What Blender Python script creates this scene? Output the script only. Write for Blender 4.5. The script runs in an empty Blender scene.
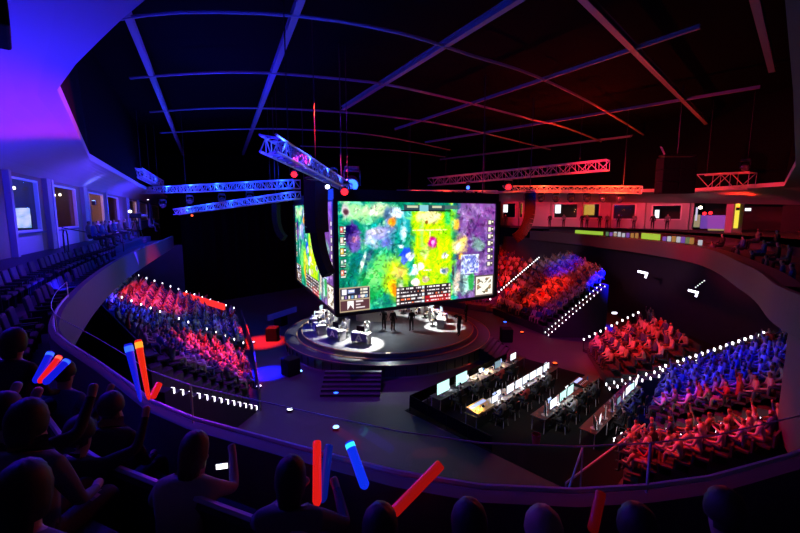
import bpy, bmesh, math, random
import numpy as np
from mathutils import Vector, Matrix, Euler
random.seed(7)
SC = bpy.context.scene
COL = SC.collection
PI = math.pi
EYE = Vector((0, 0, 10.2))
PITCH = math.atan(51.5 / 400)

def ray(px, py):
    dx, dy = (px - 400) / 400, (266.5 - py) / 400
    return Vector((dx, math.cos(PITCH) + dy * math.sin(PITCH), -math.sin(PITCH) + dy * math.cos(PITCH)))
def at_y(px, py, Y):
    d = ray(px, py); return EYE + d * (Y / d.y)
def at_z(px, py, Z):
    d = ray(px, py); return EYE + d * ((Z - EYE.z) / d.z)

# ------------------------------------------------------------------ materials
MATS = {}
def mat(name, col, rough=.6, metal=0., emit=None, es=1., noise=0., nscale=8., spec=.5, bump=0.):
    if name in MATS: return MATS[name]
    m = bpy.data.materials.new(name); m.use_nodes = True
    nt = m.node_tree; b = nt.nodes['Principled BSDF']
    b.inputs['Base Color'].default_value = (*col, 1)
    b.inputs['Roughness'].default_value = rough
    b.inputs['Metallic'].default_value = metal
    b.inputs['Specular IOR Level'].default_value = spec
    if emit:
        b.inputs['Emission Color'].default_value = (*emit, 1)
        b.inputs['Emission Strength'].default_value = es
    if noise or bump:
        tc = nt.nodes.new('ShaderNodeTexCoord'); nz = nt.nodes.new('ShaderNodeTexNoise')
        nz.inputs['Scale'].default_value = nscale; nz.inputs['Detail'].default_value = 4
        nt.links.new(tc.outputs['Object'], nz.inputs['Vector'])
        if noise:
            mx = nt.nodes.new('ShaderNodeMix'); mx.data_type = 'RGBA'
            mx.inputs[6].default_value = (*[c * (1 - noise) for c in col], 1)
            mx.inputs[7].default_value = (*[min(1, c * (1 + noise)) for c in col], 1)
            nt.links.new(nz.outputs['Fac'], mx.inputs[0]); nt.links.new(mx.outputs[2], b.inputs['Base Color'])
        if bump:
            bp = nt.nodes.new('ShaderNodeBump'); bp.inputs['Strength'].default_value = bump
            nt.links.new(nz.outputs['Fac'], bp.inputs['Height']); nt.links.new(bp.outputs['Normal'], b.inputs['Normal'])
    MATS[name] = m
    return m
def emis(name, col, es):
    return mat(name, (.02, .02, .02), .5, 0, col, es)
def glassmat(name, tint, refl, rough=.05):
    if name in MATS: return MATS[name]
    m = bpy.data.materials.new(name); m.use_nodes = True; nt = m.node_tree
    nt.nodes.remove(nt.nodes['Principled BSDF'])
    t = nt.nodes.new('ShaderNodeBsdfTransparent'); t.inputs[0].default_value = (*tint, 1)
    g = nt.nodes.new('ShaderNodeBsdfGlossy'); g.inputs['Roughness'].default_value = rough
    x = nt.nodes.new('ShaderNodeMixShader'); x.inputs[0].default_value = refl
    nt.links.new(t.outputs[0], x.inputs[1]); nt.links.new(g.outputs[0], x.inputs[2])
    nt.links.new(x.outputs[0], nt.nodes['Material Output'].inputs[0])
    MATS[name] = m
    return m

BLK = mat('black_metal', (.012, .012, .014), .45, .3)
MATTE = mat('matte_black', (.006, .006, .007), .9, spec=.1)
BOXM = mat('speaker_black', (.007, .007, .008), .8, noise=.3, nscale=30, spec=.15)
ALU = mat('aluminium', (.34, .34, .36), .4, .2)
STEEL = mat('steel_rail', (.6, .6, .63), .35, .2)
PLASTER = mat('plaster', (.36, .35, .36), .8, noise=.06, nscale=1.5)
TAN = mat('tan_wall', (.22, .17, .13), .8, noise=.08, nscale=2)
CONC = mat('dark_concrete', (.05, .045, .05), .85, noise=.3, nscale=3)
CARPET = mat('carpet', (.05, .045, .07), .95, noise=.4, nscale=25)
FLOORM = mat('arena_floor', (.04, .034, .044), .6, noise=.25, nscale=1.2)
FASCIA = mat('fascia_paint', (.085, .075, .09), .6, noise=.12, nscale=4)
DECK = mat('stage_deck', (.16, .165, .175), .62, noise=.18, nscale=2.5)
SIDE = mat('stage_side', (.07, .07, .08), .35, noise=.2, nscale=3)
GOLD = mat('gold_trim', (.75, .52, .25), .3, .7)
WHITE = mat('white_plastic', (.6, .6, .6), .4)
GREY = mat('grey_plastic', (.3, .3, .32), .5)
ROOFM = mat('roof_black', (.006, .006, .007), .95, noise=.5, nscale=2, spec=.1)
BEAM = mat('painted_steel', (.16, .16, .18), .6)
SEATM = mat('seat_fabric', (.022, .022, .04), .8, noise=.3, nscale=40)
WOOD = mat('table_laminate', (.55, .52, .48), .5, noise=.15, nscale=10)
CURTAIN = mat('black_drape', (.0022, .0022, .0025), .98, noise=.3, nscale=4, spec=.02)
RAILGLASS = glassmat('balustrade_glass', (.93, .92, .95), .05)
PANE = glassmat('window_glass', (.9, .9, .92), .025)

# ------------------------------------------------------------------ mesh builder
class MB:
    def __init__(s): s.v = []; s.f = []; s.m = []
    def add(s, vs, fs, mi=0):
        o = len(s.v); s.v += [tuple(v) for v in vs]
        s.f += [tuple(i + o for i in f) for f in fs]; s.m += [mi] * len(fs); return s
    def box(s, c, d, mi=0, rz=0., M=None):
        x, y, z = d[0] / 2, d[1] / 2, d[2] / 2
        p = [Vector((a, b, e)) for a in (-x, x) for b in (-y, y) for e in (-z, z)]
        R = M if M is not None else Matrix.Rotation(rz, 3, 'Z')
        p = [R @ q + Vector(c) for q in p]
        return s.add(p, [(0, 1, 3, 2), (4, 6, 7, 5), (0, 4, 5, 1), (2, 3, 7, 6), (0, 2, 6, 4), (1, 5, 7, 3)], mi)
    def rbox(s, c, d, b=.02, mi=0, rz=0., M=None):
        """box with bevelled edges"""
        bm = bmesh.new(); bmesh.ops.create_cube(bm, size=1)
        for v in bm.verts: v.co = Vector((v.co.x * d[0], v.co.y * d[1], v.co.z * d[2]))
        bmesh.ops.bevel(bm, geom=bm.edges[:], offset=min(b, min(d) * .45), segments=2, affect='EDGES', profile=.5)
        R = M if M is not None else Matrix.Rotation(rz, 3, 'Z')
        bm.verts.index_update()
        s.add([R @ v.co + Vector(c) for v in bm.verts], [[v.index for v in f.verts] for f in bm.faces], mi)
        bm.free(); return s
    def bar(s, a, b, w, h=None, mi=0, up=(0, 0, 1)):
        a, b = Vector(a), Vector(b); h = h or w
        t = (b - a).normalized(); u = Vector(up)
        if abs(t.dot(u)) > .98: u = Vector((0, 1, 0))
        sx = t.cross(u).normalized() * w / 2; sz = sx.cross(t).normalized() * h / 2
        p = [q + i * sx + j * sz for q in (a, b) for i, j in ((-1, -1), (1, -1), (1, 1), (-1, 1))]
        return s.add(p, [(0, 1, 2, 3), (7, 6, 5, 4), (0, 4, 5, 1), (1, 5, 6, 2), (2, 6, 7, 3), (3, 7, 4, 0)], mi)
    def tube(s, path, r, n=6, mi=0, cap=True, r1=None):
        path = [Vector(p) for p in path]; L = len(path); rings = []
        for i, p in enumerate(path):
            t = (path[min(i + 1, L - 1)] - path[max(i - 1, 0)]).normalized()
            u = Vector((0, 0, 1)) if abs(t.z) < .95 else Vector((0, 1, 0))
            a = t.cross(u).normalized(); b = a.cross(t)
            rr = r if r1 is None else r + (r1 - r) * i / (L - 1)
            rings.append([p + (a * math.cos(k * 2 * PI / n) + b * math.sin(k * 2 * PI / n)) * rr for k in range(n)])
        vs = [v for q in rings for v in q]
        fs = [(i * n + k, i * n + (k + 1) % n, (i + 1) * n + (k + 1) % n, (i + 1) * n + k) for i in range(L - 1) for k in range(n)]
        if cap: fs += [tuple(range(n - 1, -1, -1)), tuple((L - 1) * n + k for k in range(n))]
        return s.add(vs, fs, mi)
    def lathe(s, prof, c=(0, 0, 0), n=24, mi=0, axis=None):
        c = Vector(c); R = Vector((0, 0, 1)).rotation_difference(Vector(axis)).to_matrix() if axis else Matrix.Identity(3)
        vs = [R @ Vector((r * math.cos(k * 2 * PI / n), r * math.sin(k * 2 * PI / n), z)) + c for r, z in prof for k in range(n)]
        L = len(prof)
        fs = [(i * n + k, i * n + (k + 1) % n, (i + 1) * n + (k + 1) % n, (i + 1) * n + k) for i in range(L - 1) for k in range(n)]
        if prof[0][0] > 1e-4: fs.append(tuple(range(n - 1, -1, -1)))
        if prof[-1][0] > 1e-4: fs.append(tuple((L - 1) * n + k for k in range(n)))
        return s.add(vs, fs, mi)
    def prism(s, poly, z0, z1, mi=0):
        n = len(poly)
        vs = [(p[0], p[1], z0) for p in poly] + [(p[0], p[1], z1) for p in poly]
        fs = [tuple(range(n - 1, -1, -1)), tuple(range(n, 2 * n))] + [(i, (i + 1) % n, n + (i + 1) % n, n + i) for i in range(n)]
        return s.add(vs, fs, mi)
    def strip(s, A, B, mi=0):
        n = len(A)
        return s.add(list(A) + list(B), [(i, i + 1, n + i + 1, n + i) for i in range(n - 1)], mi)
    def build(s, name, mats, parent=None, smooth=False):
        me = bpy.data.meshes.new(name); me.from_pydata(s.v, [], s.f)
        mats = mats if isinstance(mats, (list, tuple)) else [mats]
        for m in mats: me.materials.append(m)
        me.polygons.foreach_set('material_index', s.m)
        bm = bmesh.new(); bm.from_mesh(me); bmesh.ops.recalc_face_normals(bm, faces=bm.faces[:]); bm.to_mesh(me); bm.free()
        if smooth:
            me.polygons.foreach_set('use_smooth', [True] * len(me.polygons))
            try: me.set_sharp_from_angle(angle=.7)
            except Exception: pass
        o = bpy.data.objects.new(name, me); COL.objects.link(o)
        if parent is not None: o.parent = parent
        return o

def tag(o, label=None, cat=None, group=None, kind=None):
    if label: o['label'] = label
    if cat: o['category'] = cat
    if group: o['group'] = group
    if kind: o['kind'] = kind
    return o
def thing(name, label, cat, loc=(0, 0, 0), rz=0., group=None):
    o = bpy.data.objects.new(name, None); COL.objects.link(o); o.empty_display_size = .2
    o.location = loc; o.rotation_euler = (0, 0, rz)
    return tag(o, label, cat, group)
def struct(o): o['kind'] = 'structure'; return o
def dup(root, loc, rz=None, label=None, group=None):
    r = root.copy(); COL.objects.link(r); r.location = loc
    if rz is not None: r.rotation_euler = (0, 0, rz)
    if label: r['label'] = label
    if group: r['group'] = group
    for ch in list(root.children):
        c = ch.copy(); COL.objects.link(c); c.parent = r
        for g in list(ch.children):
            d = g.copy(); COL.objects.link(d); d.parent = c
    return r
ORD = 'first second third fourth fifth sixth seventh eighth ninth tenth eleventh twelfth thirteenth fourteenth fifteenth sixteenth seventeenth eighteenth nineteenth twentieth twenty-first twenty-second twenty-third twenty-fourth twenty-fifth twenty-sixth twenty-seventh twenty-eighth'.split()

def spot(loc, target, col, power, angle=40, blend=.6, size=.15, name='stage_spot'):
    l = bpy.data.lights.new(name, 'SPOT'); l.color = col; l.energy = power; l.spot_size = math.radians(angle); l.spot_blend = blend; l.shadow_soft_size = size
    o = bpy.data.objects.new(name, l); COL.objects.link(o); o.location = loc
    o.rotation_euler = (Vector(target) - Vector(loc)).to_track_quat('-Z', 'Y').to_euler(); return o
def point(loc, col, power, size=.1, name='lamp_glow'):
    l = bpy.data.lights.new(name, 'POINT'); l.color = col; l.energy = power; l.shadow_soft_size = size
    o = bpy.data.objects.new(name, l); COL.objects.link(o); o.location = loc; return o
def area(loc, target, col, power, sx, sy, name='wash_light'):
    l = bpy.data.lights.new(name, 'AREA'); l.shape = 'RECTANGLE'; l.size = sx; l.size_y = sy; l.color = col; l.energy = power
    o = bpy.data.objects.new(name, l); COL.objects.link(o); o.location = loc
    o.rotation_euler = (Vector(target) - Vector(loc)).to_track_quat('-Z', 'Y').to_euler(); return o
RED = (1, .015, .02); BLUE = (.03, .03, 1); MAG = (.75, .05, .6); PURP = (.35, .06, 1)

# ------------------------------------------------------------------ camera
cd = bpy.data.cameras.new('camera'); cam = bpy.data.objects.new('camera', cd); COL.objects.link(cam)
cd.sensor_width = 36; cd.lens = 18.0; cd.clip_start = .05; cd.clip_end = 300
cam.location = EYE; cam.rotation_euler = (PI / 2 - PITCH, 0, 0)
SC.camera = cam
SC.view_settings.view_transform = 'Standard'; SC.view_settings.look = 'None'
SC.view_settings.exposure = 0; SC.view_settings.gamma = 1; SC.view_settings.use_curve_mapping = False
w = bpy.data.worlds.new('world'); SC.world = w; w.use_nodes = True
w.node_tree.nodes['Background'].inputs[0].default_value = (.004, .001, .008, 1); w.node_tree.nodes['Background'].inputs[1].default_value = .15

# ------------------------------------------------------------------ people
SKIN = [mat('skin_a', (.36, .23, .17), .55), mat('skin_b', (.25, .15, .10), .55), mat('skin_c', (.42, .29, .23), .55)]
HAIR = [mat('hair_dark', (.02, .015, .012), .6), mat('hair_brown', (.09, .05, .03), .6), mat('hair_fair', (.35, .24, .12), .6)]
CLOTH = [mat('cloth_white', (.55, .55, .56), .8), mat('cloth_grey', (.11, .11, .12), .85), mat('cloth_black', (.010, .010, .012), .85),
         mat('cloth_blue', (.05, .09, .3), .85), mat('cloth_red', (.35, .03, .03), .85), mat('cloth_cream', (.35, .30, .23), .85)]
TROUS = [mat('denim', (.06, .08, .16), .85), mat('black_trousers', (.02, .02, .022), .85), mat('khaki', (.3, .26, .18), .85)]

SEATED = dict(pel=(0, 0, .54), sp=(0, -.03, .74), ch=(0, -.03, .96), nk=(0, -.01, 1.10), jaw=(0, .03, 1.19), cr=(0, .01, 1.31),
              kL=(-.13, .44, .52), kR=(.13, .44, .52), aL=(-.13, .46, .10), aR=(.13, .46, .10), tL=(-.14, .62, .05), tR=(.14, .62, .05),
              eL=(-.27, .04, .74), eR=(.27, .04, .74), wL=(-.16, .28, .64), wR=(.16, .28, .64), hL=(-.12, .37, .64), hR=(.12, .37, .64))
STAND = dict(pel=(0, 0, .96), sp=(0, -.01, 1.14), ch=(0, -.02, 1.36), nk=(0, -.01, 1.50), jaw=(0, .03, 1.58), cr=(0, .01, 1.70),
             kL=(-.11, .03, .51), kR=(.11, .01, .51), aL=(-.12, -.01, .09), aR=(.12, -.03, .09), tL=(-.14, .15, .045), tR=(.14, .13, .045),
             eL=(-.26, -.03, 1.12), eR=(.26, -.03, 1.12), wL=(-.25, .12, .90), wR=(.25, .12, .90), hL=(-.24, .17, .82), hR=(.24, .17, .82))
RAD = dict(pel=.155, sp=.14, ch=.155, nk=.058, jaw=.078, cr=.098, k=.072, a=.045, t=.042, e=.045, w=.031, h=.036, s=.075, hp=.095)

def skin_mesh(pts, edges, rads, root=0, sub=1):
    me = bpy.data.meshes.new('tmp'); me.from_pydata([tuple(p) for p in pts], edges, [])
    o = bpy.data.objects.new('tmp', me); COL.objects.link(o)
    md = o.modifiers.new('Skin', 'SKIN'); md.use_smooth_shade = True
    for i, r in enumerate(rads):
        sv = me.skin_vertices[0].data[i]; sv.radius = (r if isinstance(r, tuple) else (r, r)); sv.use_root = (i == root)
    if sub:
        ss = o.modifiers.new('Sub', 'SUBSURF'); ss.levels = sub; ss.render_levels = sub
    dg = bpy.context.evaluated_depsgraph_get(); dg.update()
    res = bpy.data.meshes.new_from_object(o.evaluated_get(dg))
    bpy.data.objects.remove(o); bpy.data.meshes.remove(me)
    return res

def body_mesh(base, over=None, skin=0, hair=0, cloth=0, trous=0, sub=1, fingers=None, face=False, scale_up=None):
    """one continuous figure grown on a skeleton; fingers = {'L': curl, 'R': curl}"""
    J = {k: Vector(v) for k, v in base.items()}
    for k, v in (over or {}).items(): J[k] = Vector(v)
    sw = .19
    chv = J['ch']; up = (J['nk'] - J['ch']).normalized()
    side = Vector((1, 0, 0))
    if 'side' in (over or {}): side = J.pop('side').normalized()
    J['sL'] = chv - side * sw + up * .06; J['sR'] = chv + side * sw + up * .06
    J['hpL'] = J['pel'] - side * .10 + Vector((0, .02, -.04)); J['hpR'] = J['pel'] + side * .10 + Vector((0, .02, -.04))
    names = ['pel', 'sp', 'ch', 'nk', 'jaw', 'cr', 'sL', 'eL', 'wL', 'hL', 'sR', 'eR', 'wR', 'hR', 'hpL', 'kL', 'aL', 'tL', 'hpR', 'kR', 'aR', 'tR']
    E = [('pel', 'sp'), ('sp', 'ch'), ('ch', 'nk'), ('nk', 'jaw'), ('jaw', 'cr'), ('ch', 'sL'), ('sL', 'eL'), ('eL', 'wL'), ('wL', 'hL'),
         ('ch', 'sR'), ('sR', 'eR'), ('eR', 'wR'), ('wR', 'hR'), ('pel', 'hpL'), ('hpL', 'kL'), ('kL', 'aL'), ('aL', 'tL'), ('pel', 'hpR'), ('hpR', 'kR'), ('kR', 'aR'), ('aR', 'tR')]
    idx = {n: i for i, n in enumerate(names)}
    pts = [J[n] for n in names]; rads = []
    for n in names:
        key = n if n in RAD else n.rstrip('LR'); r = RAD[key]
        if n == 'pel': r = (.16, .13)
        if n == 'sp': r = (.145, .11)
        if n == 'ch': r = (.16, .12)
        if n == 'cr': r = (.082, .098)
        rads.append(r)
    edges = [(idx[a], idx[b]) for a, b in E]
    kinds = {}
    for a, b in E:
        if b in ('jaw', 'cr'): k = 0
        elif b in ('hL', 'hR'): k = 0
        elif b in ('kL', 'kR', 'aL', 'aR', 'hpL', 'hpR'): k = 2
        elif b in ('tL', 'tR'): k = 3
        else: k = 1
        kinds[(a, b)] = k
    if fingers:
        for sd, curl in fingers.items():
            w_, h_ = J['w' + sd], J['h' + sd]; d = (h_ - w_).normalized()
            s_ = d.cross(Vector((0, 0, 1)));
            if s_.length < .2: s_ = Vector((1, 0, 0))
            s_.normalize(); n_ = s_.cross(d).normalized()
            if sd == 'L': s_ = -s_
            for q, (off, ln) in enumerate(((-.030, .062), (-.010, .075), (.010, .072), (.028, .056))):
                b0 = h_ + s_ * off; b1 = h_ + s_ * off * 1.1 + d * .05
                a1 = curl * .6; a2 = curl * 1.4
                b2 = b1 + (d * math.cos(a1) - n_ * math.sin(a1)) * ln * .5
                b3 = b2 + (d * math.cos(a2) - n_ * math.sin(a2)) * ln * .5
                i0 = len(pts); pts += [b0, b1, b2, b3]; rads += [.012, .0105, .0095, .008]
                edges += [(i0, i0 + 1), (i0 + 1, i0 + 2), (i0 + 2, i0 + 3)]
            t0 = h_ - s_ * .02 - d * .02; t1 = t0 - s_ * .035 + d * .03; t2 = t1 + d * .03 - s_ * .008 - n_ * .02 * curl
            i0 = len(pts); pts += [t0, t1, t2]; rads += [.013, .011, .009]; edges += [(i0, i0 + 1), (i0 + 1, i0 + 2)]
    me = skin_mesh(pts, edges, rads, 0, sub)
    hd = (J['cr'] - J['nk']).normalized(); fw = (Vector((0, 1, 0)) - hd * hd.y).normalized()
    if 'look' in J: fw = (J['look'] - hd * J['look'].dot(hd)).normalized()
    hc = (J['jaw'] + J['cr']) / 2 + hd * .02
    for m in (SKIN[skin], CLOTH[cloth], TROUS[trous], BLK, HAIR[hair]): me.materials.append(m)
    segs = [(J[a], J[b], kinds[(a, b)]) for a, b in E]
    for p in me.polygons:
        c = p.center; best = (9, 0)
        for a, b, k in segs:
            ab = b - a; t = max(0, min(1, (c - a).dot(ab) / ab.length_squared)); dd = (c - a - ab * t).length
            if dd < best[0]: best = (dd, k)
        k = best[1]
        rel = c - hc
        if k == 0 and (c - hc).length < .2:
            if rel.dot(hd) > .075 or (rel.dot(fw) < .015 and rel.dot(hd) > -.07): k = 4
        p.material_index = k; p.use_smooth = True
    if face:
        sd_ = fw.cross(hd).normalized()
        for v in me.vertices:       # nose, brow and chin pulled out of the head itself
            r = v.co - hc; u_, f_, s2 = r.dot(hd), r.dot(fw), r.dot(sd_)
            if f_ > .05 and abs(u_) < .14:
                v.co += fw * (.026 * math.exp(-(s2 / .016) ** 2 - ((u_ + .01) / .022) ** 2) - .010 * math.exp(-((abs(s2) - .034) / .016) ** 2 - ((u_ - .015) / .014) ** 2)
                              + .008 * math.exp(-(s2 / .03) ** 2 - ((u_ + .085) / .02) ** 2))
            if abs(s2) > .06 and abs(f_) < .03 and abs(u_) < .05:
                v.co += sd_ * math.copysign(.02 * math.exp(-((f_ + .005) / .016) ** 2 - ((u_ - .0) / .028) ** 2), s2)
    me['hc'] = tuple(hc); me['hd'] = tuple(hd); me['fw'] = tuple(fw)
    return me

def hair_part(me, parent, m, length=0.):
    """cap of hair around a head, built as its own mesh"""
    hc, hd, fw = Vector(me['hc']), Vector(me['hd']), Vector(me['fw']); sd_ = fw.cross(hd).normalized()
    bm = bmesh.new(); bmesh.ops.create_uvsphere(bm, u_segments=20, v_segments=14, radius=1)
    dele = [v for v in bm.verts if (v.co.y > .62 and v.co.z < .55) or (v.co.z < -.45 and v.co.y > -.1) or v.co.z < -.75]
    bmesh.ops.delete(bm, geom=dele, context='VERTS')
    rnd = random.Random(3)
    for v in bm.verts:
        c = v.co.copy(); k = 1 + rnd.uniform(-.03, .04)
        z = c.z * .125 * k + .03; y = c.y * .118 * k; x = c.x * .1 * k
        if c.z < 0 and length: z -= length * (-c.z) ; y -= .02 * (-c.z)
        v.co = hc + sd_ * x + fw * y + hd * z
    me2 = bpy.data.meshes.new('hair'); bm.to_mesh(me2); bm.free(); me2.materials.append(m)
    for p in me2.polygons: p.use_smooth = True
    o = bpy.data.objects.new('hair', me2); COL.objects.link(o); o.parent = parent
    md = o.modifiers.new('Solid', 'SOLIDIFY'); md.thickness = .02; md.offset = -1
    return o
def person(me, label, loc, rz, group=None, cat='person', name='person'):
    o = bpy.data.objects.new(name, me); COL.objects.link(o); o.location = loc; o.rotation_euler = (0, 0, rz)
    return tag(o, label, cat, group)
def project(p):
    r = Vector(p) - EYE; d = r.y * math.cos(PITCH) - r.z * math.sin(PITCH); u = r.y * math.sin(PITCH) + r.z * math.cos(PITCH)
    return 400 + 400 * r.x / d, 266.5 - 400 * u / d
def yaw_to(p, t):
    """yaw so that local +Y points from p to t"""
    return math.atan2(-(t[0] - p[0]), t[1] - p[1])
# ================================================================== the building
EZ = EYE.z
def xy(px, py, Z):
    p = at_z(px, py, Z); return (p.x, p.y)
KEY = [(-23.2, 41.0)] + [xy(px, py, 8.2) for px, py in ((168, 237), (145, 246), (120, 257), (95, 273), (72, 294), (60, 312), (63, 331), (105, 358), (135, 378), (160, 396), (200, 412),
      (260, 428), (330, 446), (400, 463), (480, 476), (570, 480), (640, 476), (700, 468), (780, 447))] + [(5.6, 4.3), (8.2, 6.3), (10.1, 9.3), (11.3, 11.8)] + \
      [xy(px, py, 8.2) for px, py in ((745, 262), (690, 244), (600, 235), (530, 230))]
def catmull(P, step=.5):
    out = []; P = [Vector((p[0], p[1], p[2] if len(p) > 2 else 0)) for p in P]
    for i in range(len(P) - 1):
        a, b, c, d = P[max(i - 1, 0)], P[i], P[i + 1], P[min(i + 2, len(P) - 1)]
        n = max(1, int((c - b).length / step))
        for k in range(n):
            t = k / n
            out.append(.5 * ((2 * b) + (c - a) * t + (2 * a - 5 * b + 4 * c - d) * t * t + (3 * b - a - 3 * c + d) * t ** 3))
    out.append(P[-1]); return out
PATH = catmull(KEY, .6)
def _normals(P):
    N = []
    for i in range(len(P)):
        t = P[min(i + 1, len(P) - 1)] - P[max(i - 1, 0)]; n = Vector((t.y, -t.x, 0)).normalized()
        if n.dot(P[i] - Vector((0, 25, 0))) < 0: n = -n
        N.append(n)
    for _ in range(10):
        N = [((N[max(i - 1, 0)] + N[i] * 2 + N[min(i + 1, len(N) - 1)]).normalized()) for i in range(len(N))]
    return N
NORM = _normals(PATH)
def off(d, z): return [Vector((p.x, p.y, z)) + n * d for p, n in zip(PATH, NORM)]
def nearest(x, y): return min(range(len(PATH)), key=lambda i: (PATH[i].x - x) ** 2 + (PATH[i].y - y) ** 2)

# floor
struct(MB().add([(-60, -20, 0), (60, -20, 0), (60, 75, 0), (-60, 75, 0)], [(0, 1, 2, 3)]).build('floor', FLOORM))
# balcony floor: stepped terraces behind the parapet
b = MB()
TERR = [(.1, 7.2), (1.1, 7.65), (2.0, 8.1), (2.9, 8.6), (6.5, 8.6)]
b.strip(off(.1, 6.9), off(.1, 7.2))
for i in range(4):
    (d0, z0), (d1, z1) = TERR[i], TERR[i + 1]
    b.strip(off(d0, z0), off(d1, z0)); b.strip(off(d1, z0), off(d1, z1))
struct(b.build('floor_balcony', CARPET))
i0, i1 = nearest(-10, 13), nearest(10, 9)
# parapet: fascia wall with coping
b = MB(); A = off(0, 6.95); B_ = off(0, 8.1); C_ = off(.16, 8.1); D_ = off(.16, 7.2)
b.strip(A, B_); b.strip(B_, C_); b.strip(C_, D_); b.strip(off(0, 6.95), off(.3, 6.95))
struct(b.build('wall_balcony_front', FASCIA, smooth=True))
# slab under the balcony
struct(MB().strip(off(.05, 6.95), off(12, 6.95)).build('ceiling_lower', MATTE))
# near part: glass balustrade on the coping
ga, gb = nearest(*KEY[5]), nearest(8.2, 6.3)
P0 = off(.08, 8.12)[ga:gb]; P1 = off(.08, 8.52)[ga:gb]
rail = thing('balustrade', 'curved glass balustrade with thin steel rails in front of the foreground spectators', 'balustrade', (0, 0, 0))
MB().strip(P0, P1).build('glass_panel', RAILGLASS, rail)
MB().tube([p + Vector((0, 0, .05)) for p in P0], .022, 6).build('lower_rail', STEEL, rail, True)
MB().tube(P1, .006, 6).build('top_edge', STEEL, rail, True)
for k in range(0, len(P0), 6):
    MB().bar(P0[k], P1[k], .012, .02).build('clamp_post', STEEL, rail)

# ------------------------------------------------------------------ left wall with windows
DW = Vector((-.49, 1, 0)).normalized(); NW = Vector((DW.y, -DW.x, 0))      # NW points into the hall
W0 = Vector((-14.8, 15.2, 0))
def s_at(px):
    r = ray(px, 215); r.z = 0
    # solve t*r = W0 + s*DW
    det = r.x * (-DW.y) + r.y * DW.x
    t = (W0.x * (-DW.y) + W0.y * DW.x) / det
    return (r * t - W0).dot(DW)
def wall_hit(px, py, n):
    r = ray(px, py); a = (W0 + NW * n - EYE).dot(NW) / r.dot(NW); return EYE + r * a
def wp(s, n=0., z=0.): return W0 + DW * s + NW * n + Vector((0, 0, z))
ZF, ZS, ZT, ZH = 8.6, EZ - .72, EZ + 1.5, EZ + 1.68
LW = [(s_at(a), s_at(c)) for a, c in ((10, 40), (53, 77), (90, 104), (107.5, 119), (130, 137), (139.5, 147.5), (152, 160))]
S0, S1 = -12., s_at(168)
b = MB(); ang = math.atan2(DW.y, DW.x)
def wbox(s0, s1, z0, z1, mi, th=.3, n=0., mb=None):
    c = wp((s0 + s1) / 2, n - th / 2, (z0 + z1) / 2); (mb or b).box(c, (abs(s1 - s0), th, z1 - z0), mi, ang)
edges = [S0] + [e for w_ in LW for e in w_] + [S1]
for i in range(0, len(edges), 2): wbox(edges[i], edges[i + 1], ZF, ZH, 1)
for s0, s1 in LW:
    wbox(s0, s1, ZF, ZS, 0); wbox(s0, s1, ZT, ZH, 1)
struct(b.build('wall_left', [PLASTER, TAN]))
for n, (s0, s1) in enumerate(LW):
    f = MB()
    for a, c, z0, z1 in ((s0, s0 + .1, ZS, ZT), (s1 - .1, s1, ZS, ZT), (s0, s1, ZS, ZS + .09), (s0, s1, ZT - .07, ZT)):
        wbox(a, c, z0, z1, 0, .14, .04, f)
    fo = struct(f.build('window_%d' % (n + 1), WHITE))
    g = MB(); g.add([wp(s0, -.15, ZS), wp(s1, -.15, ZS), wp(s1, -.15, ZT), wp(s0, -.15, ZT)], [(0, 1, 2, 3)]); g.build('window_pane', PANE, fo)
    g = MB(); wbox(s0 - .1, s1 + .1, ZS - .06, ZS, 0, .2, .16, g); g.build('window_sill', mat('dark_sill', (.05, .05, .12), .5), fo)
k = 0
for px, wd, m in ((8, .22, PLASTER), (47, .55, PLASTER), (51, .22, WHITE), (84, .9, PLASTER), (105.6, .35, PLASTER), (128, .4, PLASTER), (149.5, .8, PLASTER), (138.3, .3, PLASTER), (163, .5, PLASTER)):
    k += 1; c = s_at(px); t = MB(); wbox(c - wd / 2, c + wd / 2, ZF, ZH, 0, .22, .2, t); struct(t.build('trim_%d' % k, m))
# rooms behind the left windows
b = MB(); wbox(S0, S1, ZF - .1, ZH + .3, 0, .2, -4.2); wbox(S0, S1, ZF - .2, ZF, 0, 4.0, -.3); wbox(S0, S1, ZH, ZH + .2, 0, 4.0, -.3)
for px in (-25, 47, 84, 105.7, 124, 149, 165): s = s_at(px); wbox(s - .1, s + .1, ZF, ZH, 0, 4., -.3)
struct(b.build('wall_left_rooms', mat('room_paint', (.18, .155, .14), .85, noise=.1)))

# ------------------------------------------------------------------ right wall (far side, red lit)
RW = [Vector((15.5, 64, 0)), Vector((32, 44, 0)), Vector((36, 38, 0)), Vector((38.5, 30, 0)), Vector((37, 18, 0)), Vector((30, 6, 0))]
RTOP = [EZ + 2.1, EZ + 1.25, EZ + 1.0, EZ + .6, EZ + .4, EZ + .4]
DR = (RW[1] - RW[0]).normalized(); NR = Vector((-DR.y, DR.x, 0)); NR = NR if NR.dot(Vector((0, 30, 0)) - RW[0]) > 0 else -NR
def sr_at(px):
    r = ray(px, 215); r.z = 0; det = r.x * (-DR.y) + r.y * DR.x
    t = (RW[0].x * (-DR.y) + RW[0].y * DR.x) / det
    return (r * t - RW[0]).dot(DR)
def rp(s, n, z): return RW[0] + DR * s + NR * n + Vector((0, 0, z))
LR = (RW[1] - RW[0]).length; angr = math.atan2(DR.y, DR.x)
def rtop(s): return RTOP[0] + (RTOP[1] - RTOP[0]) * s / LR
RWIN = [(sr_at(a), sr_at(c)) for a, c in ((502, 516), (519, 523), (553, 578), (582, 600), (612, 636), (651, 682))]
b = MB()
def rbox_(s0, s1, z0, z1, mi, th=.3, n=0., mb=None):
    c = rp((s0 + s1) / 2, n - th / 2, (z0 + z1) / 2); (mb or b).box(c, (abs(s1 - s0), th, z1 - z0), mi, angr)
RF = 8.6
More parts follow.
